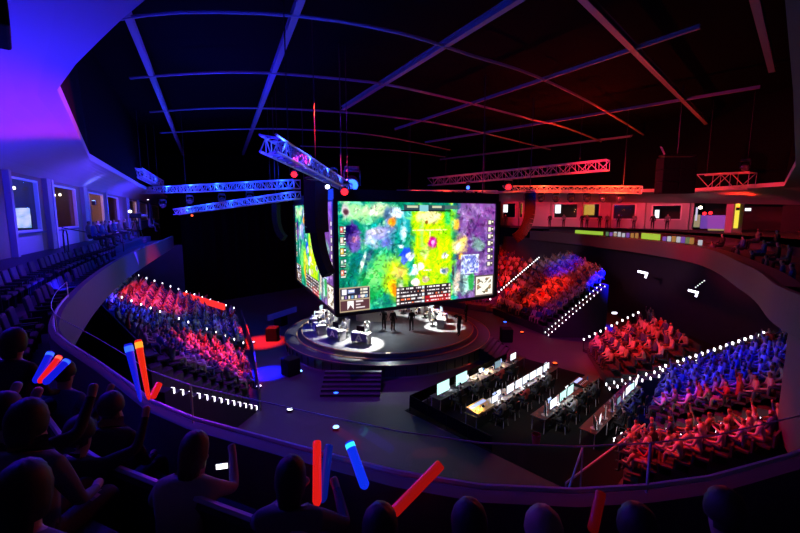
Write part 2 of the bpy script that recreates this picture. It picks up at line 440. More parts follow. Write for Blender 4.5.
e2 = [0.] + [e for w_ in RWIN for e in w_] + [LR]
for i in range(0, len(e2), 2): rbox_(e2[i], e2[i + 1], RF, rtop(e2[i + 1]) + .3, 0)
for s0, s1 in RWIN:
    zs = RF + (1.15 if s0 < sr_at(600) else 1.05); rbox_(s0, s1, RF, zs, 0); rbox_(s0, s1, rtop(s1) - .12, rtop(s1) + .3, 0)
struct(b.build('wall_right', PLASTER))
for n, (s0, s1) in enumerate(RWIN):
    zs = RF + (1.15 if s0 < sr_at(600) else 1.05); zt = rtop(s1) - .12
    f = MB()
    for a, c, z0, z1 in ((s0, s0 + .15, zs, zt), (s1 - .15, s1, zs, zt), (s0, s1, zs, zs + .1), (s0, s1, zt - .1, zt)): rbox_(a, c, z0, z1, 0, .16, .05, f)
    fo = struct(f.build('window_%d' % (n + 8), WHITE))
    MB().add([rp(s0, -.15, zs), rp(s1, -.15, zs), rp(s1, -.15, zt), rp(s0, -.15, zt)], [(0, 1, 2, 3)]).build('window_pane', PANE, fo)
for px, wd in ((518, .5), (549, .6), (580, .6), (608, .8), (642, .8), (686, .7)):
    k += 1; c = sr_at(px); t = MB(); rbox_(c - wd / 2, c + wd / 2, RF, rtop(c), 0, .25, .24, t); struct(t.build('trim_%d' % k, PLASTER))
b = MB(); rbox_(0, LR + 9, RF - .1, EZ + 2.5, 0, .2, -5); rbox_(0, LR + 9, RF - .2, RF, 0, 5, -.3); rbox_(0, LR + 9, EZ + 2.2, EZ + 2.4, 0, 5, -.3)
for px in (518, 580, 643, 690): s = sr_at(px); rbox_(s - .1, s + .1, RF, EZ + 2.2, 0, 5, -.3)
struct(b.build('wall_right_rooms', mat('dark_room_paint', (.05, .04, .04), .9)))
# deeper dark lounge side past the open bay
b = MB()
for i in (2, 3, 4):
    p, q = RW[i], RW[i + 1]; b.add([(p.x, p.y, RF), (q.x, q.y, RF), (q.x, q.y, RTOP[i + 1] + .4), (p.x, p.y, RTOP[i] + .4)], [(0, 1, 2, 3)])
struct(b.build('wall_right_lounge', mat('lounge_wall', (.03, .025, .03), .9)))
c = RW[2] + Vector((-1.0, -1.0, 0)); cz = at_y(735, 206, c.y).z
pier = MB(); pc = at_y(734.5, 215, 37); pier.box((pc.x, pc.y, (RF + EZ + 1.0) / 2), (.95, .8, EZ + 1.0 - RF)); struct(pier.build('trim_40', PLASTER))
# concourse slab on the right
P6 = off(6.4, 8.6); ia = nearest(*KEY[-5])
b = MB(); poly = [(v.x, v.y) for v in off(2.9, 8.6)[ia:]] + [(15.5, 64)] + [(p.x, p.y) for p in RW[1:]]
b.prism(poly, 8.3, 8.6); struct(b.build('floor_concourse', CARPET))

# ------------------------------------------------------------------ soffits (pale, curved) around the dark roof opening
def loft(I, O, n=8, zlip=.3):
    b = MB(); prev = None
    for j in range(n + 1):
        t = j / n; row = []
        for a, c in zip(I, O):
            z = c.z + (a.z - c.z) * math.sin((1 - t) * PI / 2) ** .8
            row.append(Vector((a.x + (c.x - a.x) * t, a.y + (c.y - a.y) * t, z)))
        if prev: b.strip(prev, row)
        prev = row
    b.strip(I, [p + Vector((0, 0, zlip)) for p in I])
    return b
ZI = EZ + 2.6
IL = [at_z(px, py, ZI) for px, py in ((170, 199), (140, 187), (90, 160), (57, 90), (76, 64), (100, 40), (122, 19), (145, 0))] + [Vector((-1.2, 4.1, ZI)), Vector((2, 4.0, ZI))]
OL = [wp(S1 + 4, 0, ZH), wp(s_at(160), 0, ZH), wp(s_at(105), 0, ZH), wp(-4, 0, ZH), wp(-7, 0, ZH), wp(-10, 0, ZH), wp(-13, 0, ZH), wp(-17, 0, ZH), Vector((-5, -7, ZH)), Vector((2, -7, ZH))]
def dens(P, keep=(), n=5):
    out = []
    for i in range(len(P) - 1):
        for j in range(n): out.append(P[i].lerp(P[i + 1], j / n))
    out.append(P[-1]); return out
struct(loft(dens(IL), dens(OL)).build('ceiling_left', mat('soffit_plaster', (.38, .36, .37), .75, noise=.08, nscale=.35), smooth=True))
ZR = EZ + 2.1
IR = [Vector((2, 4.0, ZI)), at_z(785, 0, ZR), at_z(793, 90, ZR), Vector((17, 17.6, ZR)), at_z(784, 186, ZR), at_z(690, 192, ZR), Vector((17.5, 52, EZ + 2.9)), Vector((12, 60, EZ + 3.1))]
ORr = [Vector((2, -7, ZH)), Vector((10, -5, EZ + .4)), Vector((24, -1, EZ + .4)), Vector((37, 16, EZ + .4)), Vector((38.5, 30, EZ + .6)), Vector((32.5, 43.4, EZ + 1.25)), Vector((20, 58.5, EZ + 1.9)), Vector((15.5, 64, EZ + 2.1))]
struct(loft(dens(IR), dens(ORr)).build('ceiling_right', MATS['soffit_plaster'], smooth=True))
# dark upper walls and roof
ZC = EZ + 9.2
lip = [p + Vector((0, 0, .3)) for p in IL] + [p + Vector((0, 0, .3)) for p in IR[1:]]
b = MB(); b.strip(lip, [Vector((p.x * 1.02, p.y, ZC)) for p in lip])
b.strip([Vector((-24, 40, 0)), Vector((-37, 62, 0)), Vector((0, 66, 0)), Vector((15.5, 64.5, 0))], [Vector((-24, 40, .01)), Vector((-37, 62, ZC)), Vector((0, 66, ZC)), Vector((15.5, 64.5, ZC))])
struct(b.build('wall_upper', CURTAIN))
struct(MB().add([(-45, -10, ZC), (60, -10, ZC), (60, 75, ZC), (-45, 75, ZC)], [(0, 1, 2, 3)]).build('ceiling', CURTAIN))
# black drape closing the far end, gently pleated
dr = []
for k_ in range(161):
    t = k_ / 160; x = -24 + 39 * t; dr.append(Vector((x, 60 + .18 * math.sin(k_ * 1.7) - 16 * max(0, (.35 - t) / .35) , 0)))
struct(MB().strip(dr, [p + Vector((0, 0, 12.2)) for p in dr]).build('wall_far', CURTAIN, smooth=True))
# dark walls below the balconies
LOWL = [(-24, 44), (-31, 41), (-27, 27), (-20, 13), (-14, 8), (-9, 4), (-4, 1), (3, 0), (9, 2), (14, 8), (18, 14), (24, 22.5), (25, 29), (23.5, 40), (22, 50), (16, 62)]
Q = catmull(LOWL, 1.5)
struct(MB().strip(Q, [p + Vector((0, 0, 6.95)) for p in Q]).build('wall_lower', mat('lower_wall', (.05, .035, .05), .8, noise=.2, nscale=1.5), smooth=True))
# tall side panel where the right-hand balcony turns towards us
b = MB(); p, q = Vector((11.85, 11.85, 0)), Vector((10.3, 9.3, 0)); nn = Vector(((q - p).y, -(q - p).x, 0)).normalized() * .2
b.prism([(p.x, p.y), (q.x, q.y), (q.x - nn.x, q.y - nn.y), (p.x - nn.x, p.y - nn.y)], 3.4, 7.0); struct(b.build('wall_right_near', FASCIA))

# ------------------------------------------------------------------ roof steel
ZB = EZ + 8
def beam(pts, w_, h_, name, zz=ZB, arc=False):
    P = [at_z(px, py, zz) for px, py in pts]
    if arc: P = catmull([tuple(p) for p in P], 1.2)
    b = MB()
    if arc: b.tube(P, w_ / 2, 6)
    else:
        a, c = P[0], P[-1]; d = (c - a).normalized()
        b.bar(a, c, w_, .05); b.bar(a + Vector((0, 0, h_)), c + Vector((0, 0, h_)), w_, .05); b.bar(a + Vector((0, 0, h_ / 2)), c + Vector((0, 0, h_ / 2)), w_ * .25, h_)
    return struct(b.build(name, BEAM, smooth=arc))
for q in (((306, -12), (243, 155)), ((124, 8), (183, 155)), ((540, -12), (343, 110)), ((700, 28), (395, 130)), ((760, 88), (425, 143)), ((720, 126), (440, 160)), ((575, -8), (712, 130)), ((752, -10), (772, 72))):
    thin = q[0][0] in (700, 760, 720); beam(q, .28 if not thin else .15, .26 if not thin else .14, 'ceiling_beam')
beam(((100, 22), (180, 12), (300, 16), (400, 33), (470, 55), (535, 76), (600, 108), (655, 142)), .15, 0, 'ceiling_tie', arc=True)
beam(((130, 78), (200, 73), (270, 73), (370, 82), (400, 87), (465, 102), (530, 119), (575, 131), (640, 158)), .15, 0, 'ceiling_tie', arc=True)
beam(((150, 112), (220, 108), (310, 110), (400, 118), (470, 130), (560, 152)), .14, 0, 'ceiling_tie', arc=True)
beam(((160, 133), (240, 129), (310, 130), (380, 136), (450, 150)), .14, 0, 'ceiling_tie', arc=True)
beam(((300, 146), (390, 150), (445, 157)), .14, 0, 'ceiling_tie', arc=True)
# ================================================================== stage
SCX, SCY = -1.0, 32.2
stage = thing('round_stage', 'large round black stage in the middle of the arena floor with gold rings', 'stage', (SCX, SCY, 0))
DK = MB().lathe([(0, .9), (8.0, .9), (8.25, .86), (8.25, .75), (8.1, .7), (8.1, .08), (8.2, .0)], n=96)
b = MB().lathe([(0, 1.2), (6.85, 1.2), (6.9, 1.17), (6.9, .9)], n=96); b.build('upper_deck', DECK, stage, True)
for r, z, rr in ((8.22, .88, .028), (7.3, .93, .05), (6.93, 1.19, .045)):
    MB().tube([(r * math.cos(k * 2 * PI / 96), r * math.sin(k * 2 * PI / 96), z) for k in range(97)], rr, 6, cap=False).build('gold_ring', GOLD, stage, True)
for k in range(0, 72):
    a = k * 2 * PI / 72; DK.box((8.12 * math.cos(a), 8.12 * math.sin(a), .4), (.06, .04, .62), 1, a)
DK.build('lower_deck', [SIDE, BLK], stage, True)

def stairs(name, label, c, ang_, wd, n, top, run=.3):
    t = thing(name, label, 'stairs', (c[0], c[1], 0), ang_)
    for i in range(n):
        z = top * (n - i) / (n + 0); b = MB().box((0, i * run + run / 2, z - .025), (wd, run + .02, .05)).box((0, i * run + run, z - top / n / 2), (wd, .02, top / n)); b.build('tread', SIDE, t)
    for sx in (-1, 1):
        b = MB(); b.add([(sx * wd / 2, 0, 0), (sx * wd / 2, n * run, 0), (sx * wd / 2, n * run, top / n), (sx * wd / 2, 0, top)], [(0, 1, 2, 3)]); b.build('side_panel', BLK, t)
    return t
a0 = at_z(353, 372, .85)
stairs('stage_stairs', 'wide black front steps up to the round stage', (a0.x, a0.y + .25), PI, 3.4, 6, .86, .3)
stairs('stage_stairs', 'black side steps at the right edge of the round stage', (SCX + 8.1 * math.cos(-.45), SCY + 8.1 * math.sin(-.45)), -.45 - PI / 2, 3.2, 5, .86, .3)

# ================================================================== hanging screen cube
Nn = at_y(334.5, 203, 22.0); Rr = at_y(497, 206, 27.4); Ll = at_y(295, 207, 34.3)
ZTOP = EZ + .80; ZBOT = EZ - 5.55
n2, r2, l2 = (Vector((p.x, p.y, 0)) for p in (Nn, Rr, Ll)); f2 = r2 + l2 - n2
cen = (n2 + r2 + l2 + f2) / 4
def paint(W, H):
    """the game picture shown on the screens: a painterly map view with panels around it"""
    v, u = np.mgrid[0:H, 0:W].astype(float); u = (u + .5) / W; v = (v + .5) / H
    u = 27.4 * u / (22 + 5.4 * u)
    def nz(s, seed):
        r = np.random.RandomState(seed); out = np.zeros((H, W)); amp = 1
        for o in range(4):
            g = r.rand(int(s * 2 ** o) + 3, int(s * 1.7 * 2 ** o) + 3); x = u * s * 1.7 * 2 ** o; y = v * s * 2 ** o
            xi, yi = x.astype(int), y.astype(int); fx, fy = x - xi, y - yi; fx = fx * fx * (3 - 2 * fx); fy = fy * fy * (3 - 2 * fy)
            out += amp * ((g[yi, xi] * (1 - fx) + g[yi, xi + 1] * fx) * (1 - fy) + (g[yi + 1, xi] * (1 - fx) + g[yi + 1, xi + 1] * fx) * fy); amp *= .55
        return (out - out.min()) / (out.max() - out.min())
    A, B2, C2, D2 = nz(4, 1), nz(9, 2), nz(22, 5), nz(13, 31)
    img = np.zeros((H, W, 3))
    def mixm(m, c):
        m = np.clip(m, 0, 1)[..., None]; img[:] = img * (1 - m) + np.array(c) * m
    def blob(x, y, rx, ry, c, soft=.5, rough=.95, k=1., an=0.):
        dx, dy = (u - x), (v - y) * .5625; ca, sa = math.cos(an), math.sin(an)
        d = np.sqrt(((dx * ca + dy * sa) / rx) ** 2 + ((-dx * sa + dy * ca) / (ry * .5625)) ** 2) + (B2 - .5) * rough + (C2 - .5) * rough * .6
        mixm(np.clip((1 - d) / soft, 0, 1) * k, c)
    def rect(x0, y0, x1, y1, c): img[(u >= x0) & (u <= x1) & (v >= y0) & (v <= y1)] = c
    # forest of teal and green
    img[:] = (.10, .44, .36)
    mixm(A * 1.3 - .25, (.22, .62, .42)); mixm((B2 - .45) * 2, (.14, .62, .60)); mixm((D2 - .55) * 3, (.45, .78, .62)); mixm((C2 - .58) * 3, (.06, .30, .36)); mixm((nz(17, 8) - .64) * 4, (.70, .92, .72))
    blob(.12, .10, .14, .10, (.62, .86, .60)); blob(.26, .08, .12, .07, (.82, .92, .74)); blob(.20, .17, .08, .05, (.48, .82, .58)); blob(.33, .12, .05, .08, (.30, .40, .52))
    blob(.085, .30, .05, .15, (.26, .20, .48)); blob(.11, .38, .04, .10, (.42, .32, .60)); blob(.06, .25, .03, .06, (.12, .10, .28)); blob(.10, .34, .015, .03, (.75, .5, .6), rough=.8)
    blob(.28, .30, .14, .13, (.56, .58, .78), an=-.3); blob(.25, .26, .07, .06, (.76, .76, .86)); blob(.31, .36, .07, .06, (.38, .42, .72)); blob(.22, .36, .05, .04, (.66, .78, .86)); blob(.30, .24, .10, .02, (.44, .46, .66), k=.8)
    blob(.18, .55, .10, .13, (.10, .40, .44), k=.8); blob(.155, .55, .016, .13, (.93, .95, .90), rough=.15, an=.35); blob(.19, .52, .02, .12, (.20, .28, .40), rough=.3, an=.35, k=.9)
    blob(.24, .70, .12, .22, (.26, .70, .34), rough=.8, soft=.6); blob(.20, .82, .07, .14, (.12, .50, .28), k=.8); mixm(np.clip(1 - np.sqrt(((u - .22) / .12) ** 2 + ((v - .68) / .22) ** 2), 0, 1) * (C2 > .55) * .8, (.62, .90, .55)); blob(.27, .58, .05, .10, (.45, .80, .42), k=.8)
    blob(.375, .72, .105, .25, (.74, .84, .16), rough=.3); blob(.375, .80, .07, .16, (.38, .66, .28), rough=.3); blob(.39, .66, .06, .07, (.88, .72, .45), k=.8); blob(.345, .80, .03, .10, (.95, .76, .15)); blob(.36, .84, .02, .07, (.92, .50, .15)); blob(.40, .84, .025, .10, (.85, .82, .78), k=.9)
    blob(.42, .20, .06, .16, (.20, .60, .62)); blob(.38, .10, .05, .05, (.82, .90, .95), rough=.8); blob(.345, .19, .03, .05, (.96, .60, .20), rough=.5); blob(.415, .30, .03, .12, (.84, .92, .95), rough=1.2); blob(.45, .10, .03, .06, (.30, .66, .60))
    # bright lane
    d = np.abs(u - .605) - .135 + (B2 - .5) * .05 + (v - .5) * .03; mixm(np.clip(-d / .03, 0, 1) * np.clip((v - .07) / .03, 0, 1) * np.clip((.97 - v) / .05, 0, 1), (.68, .90, .04))
    mixm((np.abs(u - .61) < .12) * (C2 - .52) * 2.0, (.86, .96, .20)); mixm((np.abs(u - .61) < .12) * (D2 - .6) * 2.5, (.52, .82, .10)); blob(.58, .14, .08, .08, (.96, .92, .66)); blob(.70, .17, .03, .12, (.25, .72, .35)); blob(.535, .30, .02, .2, (.62, .88, .5), k=.8)
    rect(.475, .262, .70, .272, (.92, .97, .70)); rect(.585, .27, .592, .42, (.90, .96, .75)); blob(.565, .19, .012, .025, (.5, .35, .1), rough=.3)
    blob(.605, .39, .040, .070, (.68, .08, .50), rough=.35); blob(.607, .39, .014, .026, (1, .80, 1), rough=.2); blob(.56, .50, .03, .10, (.82, .95, .68), k=.7, rough=.8)
    for x, y, c, r_ in ((.435, .48, (.20, .30, .80), .04), (.46, .52, (.90, .92, 1.), .03), (.42, .56, (.30, .38, .85), .03), (.49, .66, (.88, .92, 1.), .035), (.53, .63, (.95, .96, .92), .03), (.68, .535, (.94, .94, .90), .02), (.68, .69, (.92, .94, .95), .03), (.68, .69, (.35, .45, .55), .018), (.58, .58, (.94, .66, .2), .018), (.50, .78, (.95, .90, .85), .03), (.56, .76, (.75, .70, .55), .025), (.40, .42, (.85, .90, .98), .025)):
        blob(x, y, r_, r_ * 1.5, c, rough=1.0, soft=.25)
    for x, y in ((.48, .60), (.66, .52), (.50, .635), (.55, .66)): rect(x, y, x + .05, y + .014, (.96, .98, .96))
    # rocky right side
    mixm(np.clip((u - .745 + (B2 - .5) * .06) / .03, 0, 1), (.46, .34, .56)); mixm((u > .76) * np.clip((A - .4) * 2, 0, 1), (.34, .22, .46)); mixm((u > .76) * np.clip((D2 - .55) * 3, 0, 1), (.66, .56, .74)); mixm((u > .82) * (v < .35) * np.clip((C2 - .45) * 2, 0, 1), (.56, .24, .54)); mixm((u > .76) * np.clip((C2 - .62) * 4, 0, 1), (.24, .16, .36))
    blob(.755, .22, .03, .08, (.95, .72, .30)); blob(.78, .43, .055, .11, (.95, .84, .45)); blob(.77, .44, .03, .06, (1, .97, .85)); blob(.79, .55, .03, .05, (.92, .70, .25)); blob(.90, .42, .05, .10, (.46, .62, .55), k=.8)
    blob(.765, .82, .03, .14, (.78, .72, .66)); blob(.80, .86, .018, .14, (.35, .42, .45)); blob(.83, .86, .022, .13, (.66, .85, .80)); blob(.86, .84, .02, .14, (.22, .56, .30)); blob(.74, .7, .012, .12, (.3, .28, .3))
    rect(.79, .535, .905, .74, (.80, .84, .96)); m = (u > .795) & (u < .90) & (v > .545) & (v < .73) & (nz(46, 9) > .53); img[m] = (.42, .45, .72)
    # small brush strokes give the areas some detail
    rs = np.random.RandomState(11)
    for q in range(2600):
        x, y = rs.rand() * W, rs.rand() * H; xi, yi = int(x), int(y); big = q < 320
        c0 = np.clip(img[yi, xi] * rs.uniform(.45, 1.42) + (rs.rand(3) - .5) * .10 + (.2 if rs.rand() < .05 else 0), 0, 1)
        L, T = rs.uniform(2, 6.5) * (2.2 if big else 1), rs.uniform(.8, 1.8) * (2.6 if big else 1); an = rs.uniform(0, 3.14)
        R_ = int(L) + 2; x0, x1, y0, y1 = max(0, xi - R_), min(W, xi + R_), max(0, yi - R_), min(H, yi + R_)
        gy, gx = np.mgrid[y0:y1, x0:x1]; dx, dy = gx - x, gy - y; a2 = dx * math.cos(an) + dy * math.sin(an); b2 = -dx * math.sin(an) + dy * math.cos(an)
        k = (np.clip(1.2 - (a2 / L) ** 2 - (b2 / T) ** 2, 0, 1) * .55)[..., None]
        img[y0:y1, x0:x1] = img[y0:y1, x0:x1] * (1 - k) + c0 * k
    img[:] = np.clip(.48 + (img - .48) * 1.18, 0, 1); g = img.mean(axis=2, keepdims=True); img[:] = np.clip(g + (img - g) * 1.15, 0, 1)
    # panels of the broadcast
    rect(.42, .02, .68, .075, (.16, .24, .26)); rect(.44, .03, .51, .05, (.70, .74, .60)); rect(.52, .02, .575, .085, (.45, .72, .76)); rect(.60, .03, .66, .05, (.72, .74, .60)); rect(.40, .07, .52, .085, (.05, .06, .08)); rect(.58, .07, .72, .085, (.05, .06, .08)); rect(.68, .02, .76, .06, (.25, .36, .36))
    for i in range(5):
        y = .215 + i * .098
        rect(.006, y, .046, y + .078, (.10, .12, .14)); rect(.010, y + .006, .030, y + .055, [(.80, .36, .34), (.84, .74, .66), (.88, .72, .30), (.40, .62, .52), (.88, .48, .38)][i]); rect(.017, y + .018, .025, y + .04, (.97, .94, .9)); rect(.033, y + .010, .045, y + .028, (.85, .9, .97)); rect(.033, y + .042, .045, y + .054, (.66, .88, .66)); rect(.010, y + .062, .042, y + .07, (.88, .93, .88))
    blob(.045, .09, .032, .07, (.82, .76, .80), rough=.9); blob(.05, .095, .02, .035, (.30, .16, .20), rough=.9)
    for i in range(7):
        y = .17 + i * .075; rect(.955, y, .992, y + .06, (.26, .20, .26)); rect(.960, y + .006, .976, y + .048, (.94, .92, .84)); rect(.979, y + .016, .989, y + .03, (.96, .92, .76))
    rect(.0, .775, .20, 1, (.66, .58, .46)); rect(.005, .785, .194, .882, (.12, .13, .20)); rect(.005, .892, .194, .99, (.30, .18, .20))
    for i in range(3): rect(.135, .79 + i * .03, .150, .81 + i * .03, (.8, .75, .66)); rect(.156, .79 + i * .03, .184, .81 + i * .03, (.86, .84, .78))
    rect(.015, .79, .045, .84, (.92, .90, .95)); rect(.055, .792, .10, .83, (.52, .58, .76)); rect(.06, .80, .095, .815, (.9, .9, .95))
    for i in range(8): rect(.012 + i * .022, .85, .026 + i * .022, .876, [(.88, .84, .74), (.5, .4, .66), (.9, .86, .82), (.4, .58, .74)][i % 4])
    rect(.052, .900, .09, .975, (.95, .93, .93)); m = (np.abs(u - .071) < (v - .935) * .45) & (v > .935) & (v < .978); img[m] = (.30, .18, .20)
    for y, x1 in ((.902, .155), (.932, .135), (.960, .165)): rect(.108, y, x1, y + .014, (.86, .82, .82))
    rect(.372, .815, .728, 1, (.13, .08, .10))
    for r in range(5):
        y = .822 + r * .035
        if r in (3, 4): rect(.56, y, .728, y + .031, (.66, .08, .10))
        rect(.376, y + .004, .392, y + .027, (.88, .86, .82)); rect(.712, y + .004, .725, y + .027, (.88, .84, .8))
        x = .40; rr = np.random.RandomState(r)
        while x < .70:
            wd = rr.choice([.006, .012, .024])
            if not (.535 < x < .56): rect(x, y + .008, min(x + wd, .706), y + .023, (.92, .9, .9) if rr.rand() > .12 else (.92, .42, .26))
            x += wd + rr.choice([.004, .006, .016])
        rect(.540, y + .002, .556, y + .029, (.84, .72, .58) if r % 2 else (.8, .86, .92))
    rect(.880, .765, 1, 1, (.32, .27, .26)); rect(.888, .785, .994, .985, (.93, .90, .84))
    mm = nz(30, 12); q = (u > .897) & (u < .986) & (v > .80) & (v < .97); img[q & (mm > .50)] = (.26, .28, .18); img[q & (mm > .64)] = (.62, .48, .32); img[q & (np.abs((u - .897) / .089 - (1 - (v - .8) / .17)) < .09)] = (.94, .92, .88)
    return np.clip(img, 0, 1)
PIC = paint(320, 180)
def screen_mat():
    m = bpy.data.materials.new('screen_picture'); m.use_nodes = True; nt = m.node_tree; bs = nt.nodes['Principled BSDF']
    bs.inputs['Base Color'].default_value = (.01, .01, .01, 1); bs.inputs['Roughness'].default_value = .4
    at = nt.nodes.new('ShaderNodeAttribute'); at.attribute_name = 'Picture'
    gm = nt.nodes.new('ShaderNodeGamma'); gm.inputs[1].default_value = 2.0
    nt.links.new(at.outputs['Color'], gm.inputs[0]); nt.links.new(gm.outputs[0], bs.inputs['Emission Color']); bs.inputs['Emission Strength'].default_value = 1.32
    return m
SCRM = screen_mat()
def screen_face(name, tl, tr, zt, zb, parent, label):
    W, H = 320, 180
    vs = []; fs = []
    for j in range(H + 1):
        for i in range(W + 1):
            p = tl.lerp(tr, i / W); vs.append((p.x, p.y, zt + (zb - zt) * j / H))
    for j in range(H):
        for i in range(W):
            a = j * (W + 1) + i; fs.append((a, a + W + 1, a + W + 2, a + 1))
    me = bpy.data.meshes.new(name); me.from_pydata(vs, [], fs); me.materials.append(SCRM)
    at = me.color_attributes.new('Picture', 'FLOAT_COLOR', 'CORNER')
    px = np.ones((H * W, 4, 4), np.float32); px[:, :, :3] = PIC.reshape(-1, 1, 3); at.data.foreach_set('color', px.ravel())
    o = bpy.data.objects.new(name, me); COL.objects.link(o); o.parent = parent; o['label'] = label; return o
cube = thing('video_cube', 'big hanging video cube showing a bright green and purple game map', 'screen', (cen.x, cen.y, ZBOT))
def loc_(p): return Vector((p.x - cen.x, p.y - cen.y, 0))
ln, lr, ll, lf = loc_(n2), loc_(r2), loc_(l2), loc_(f2); Hs = ZTOP - ZBOT
def inset(poly, d):
    c_ = sum(poly, Vector()) / len(poly); return [p + (c_ - p).normalized() * d for p in poly]
core = inset([ln, lr, lf, ll], .14)
MB().prism([(p.x, p.y) for p in core], 0, Hs).build('cabinet', BLK, cube)
head = inset([ln, lr, lf, ll], -.12)
MB().prism([(p.x, p.y) for p in head], Hs, Hs + .62).build('header', BLK, cube)
sill = inset([ln, lr, lf, ll], -.05)
MB().prism([(p.x, p.y) for p in sill], -.16, .0).build('lower_frame', BLK, cube)
for p in (ln, lr, ll, lf): MB().box((p.x, p.y, Hs / 2), (.26, .26, Hs + .1), 0, math.atan2((lr - ln).y, (lr - ln).x)).build('corner_post', BLK, cube)
e = (lr - ln).normalized(); e_ = (ll - ln).normalized()
screen_face('front_screen', ln + e * .18 - e_ * .03, lr - e * .16 - e_ * .03, Hs - .06, .06, cube, 'front screen with score panel, small map and lime green lane')
screen_face('left_screen', ll - e_ * .18 - e * .03, ln + e_ * .25 - e * .03, Hs - .06, .06, cube, 'left screen seen at a sharp angle, showing the same game view')
for p in inset([ln, lr, lf, ll], 1.): MB().tube([p + Vector((0, 0, Hs + .6)), p + Vector((0, 0, ZC - ZBOT))], .03, 5).build('hanging_cable', BLK, cube)

# ================================================================== team pods, players and crew on the stage
PURPLE = mat('purple_banner', (.10, .07, .30), .6); EMB = mat('banner_emblem', (.85, .85, .9), .6)
MON = emis('monitor_glow', (.55, .75, .85), 1.1)
def make_pod(label, group):
    t = thing('gaming_desk', label, 'desk', (0, 0, 0), 0, group)          # local +Y: towards the audience
    MB().rbox((0, .1, .74), (1.35, .75, .045), .02).build('tabletop', WHITE, t)
    for sx in (-1, 1): MB().rbox((sx * .6, .05, .36), (.05, .6, .72), .015).build('leg', GREY, t)
    fp = MB().rbox((0, .49, .52), (1.2, .03, .62), .01).build('front_panel', PURPLE, t)
    b = MB()
    for s in (-1, 1): b.bar((s * .22, .51, .30), (0, .51, .72), .11, .012, up=(0, 1, 0))
    b.bar((-.1, .512, .42), (.1, .512, .42), .07, .012, up=(0, 1, 0)); b.build('emblem', EMB, fp)
    m_ = MB().rbox((0, .18, 1.08), (.62, .04, .38), .012).build('monitor', BLK, t)
    MB().box((0, .158, 1.08), (.58, .004, .34)).build('monitor_screen', MON, m_)
    MB().tube([(0, .2, .76), (0, .2, .95)], .025, 6).lathe([(.13, 0), (.13, .015), (.02, .02)], (0, .2, .762), 14).build('monitor_stand', GREY, m_)
    MB().rbox((0, -.1, .775), (.42, .14, .02), .006).build('keyboard', BLK, t)
    return t
def make_chair(label, group):
    t = thing('gaming_chair', label, 'chair', (0, 0, 0), 0, group)
    MB().rbox((0, 0, .47), (.52, .5, .11), .04).build('seat', WHITE, t)
    MB().rbox((0, -.28, .9), (.5, .11, .85), .05, M=Matrix.Rotation(.15, 3, 'X')).build('backrest', WHITE, t)
    MB().rbox((0, -.33, 1.28), (.3, .1, .16), .04).build('headrest', CLOTH[2], t)
    for sx in (-1, 1): MB().bar((sx * .3, -.15, .66), (sx * .3, .18, .66), .07, .03).bar((sx * .3, 0, .5), (sx * .3, 0, .66), .04, .04).build('armrest', GOLD, t)
    b = MB().tube([(0, 0, .08), (0, 0, .42)], .035, 8)
    for k in range(5): a = k * 2 * PI / 5; b.bar((0, 0, .1), (.3 * math.cos(a), .3 * math.sin(a), .06), .05, .03)
    b.build('base', BLK, t); return t
def make_bodies():
    out = []
    arms = [None,
            dict(eL=(-.30, .10, .82), wL=(-.16, .32, .92), hL=(-.10, .36, .98), eR=(.30, .10, .82), wR=(.16, .32, .92), hR=(.10, .36, .98)),
            dict(eR=(.33, .05, 1.18), wR=(.30, .10, 1.45), hR=(.29, .12, 1.54)),
            dict(sp=(0, .04, .74), ch=(0, .10, .94), nk=(0, .15, 1.07), jaw=(0, .21, 1.15), cr=(0, .20, 1.27), eL=(-.27, .20, .72), wL=(-.1, .40, .62), hL=(-.04, .44, .64), eR=(.27, .20, .72), wR=(.1, .40, .62), hR=(.04, .44, .64)),
            dict(eL=(-.33, .02, 1.16), wL=(-.22, .1, 1.42), hL=(-.20, .12, 1.50), eR=(.33, .02, 1.16), wR=(.22, .1, 1.42), hR=(.2, .12, 1.5)),
            dict(jaw=(.03, .02, 1.19), cr=(.05, 0, 1.31), sp=(.03, -.03, .74), ch=(.03, -.04, .95), nk=(.03, -.02, 1.09))]
    for i, a in enumerate(arms):
        for c in range(4):
            out.append(body_mesh(SEATED, a, skin=(i + c) % 3, hair=(i * 2 + c) % 3 if (i + c) % 5 else 1, cloth=[0, 1, 5, 0, 3, 4, 0, 1][(i * 3 + c * 2 + (i > 2)) % 8], trous=(i + c) % 3, sub=1))
    return out
BODIES = make_bodies()
TYPE = body_mesh(SEATED, dict(eL=(-.27, .10, .78), wL=(-.16, .36, .80), hL=(-.12, .44, .80), eR=(.27, .10, .78), wR=(.16, .36, .80), hR=(.12, .44, .80)), cloth=0, trous=1, face=True)
TYPE2 = body_mesh(SEATED, dict(eL=(-.27, .10, .78), wL=(-.16, .36, .80), hL=(-.12, .44, .80), eR=(.27, .10, .78), wR=(.16, .36, .80), hR=(.12, .44, .80)), cloth=2, trous=1, skin=1, face=True)
pod0 = chair0 = None
PODS = []
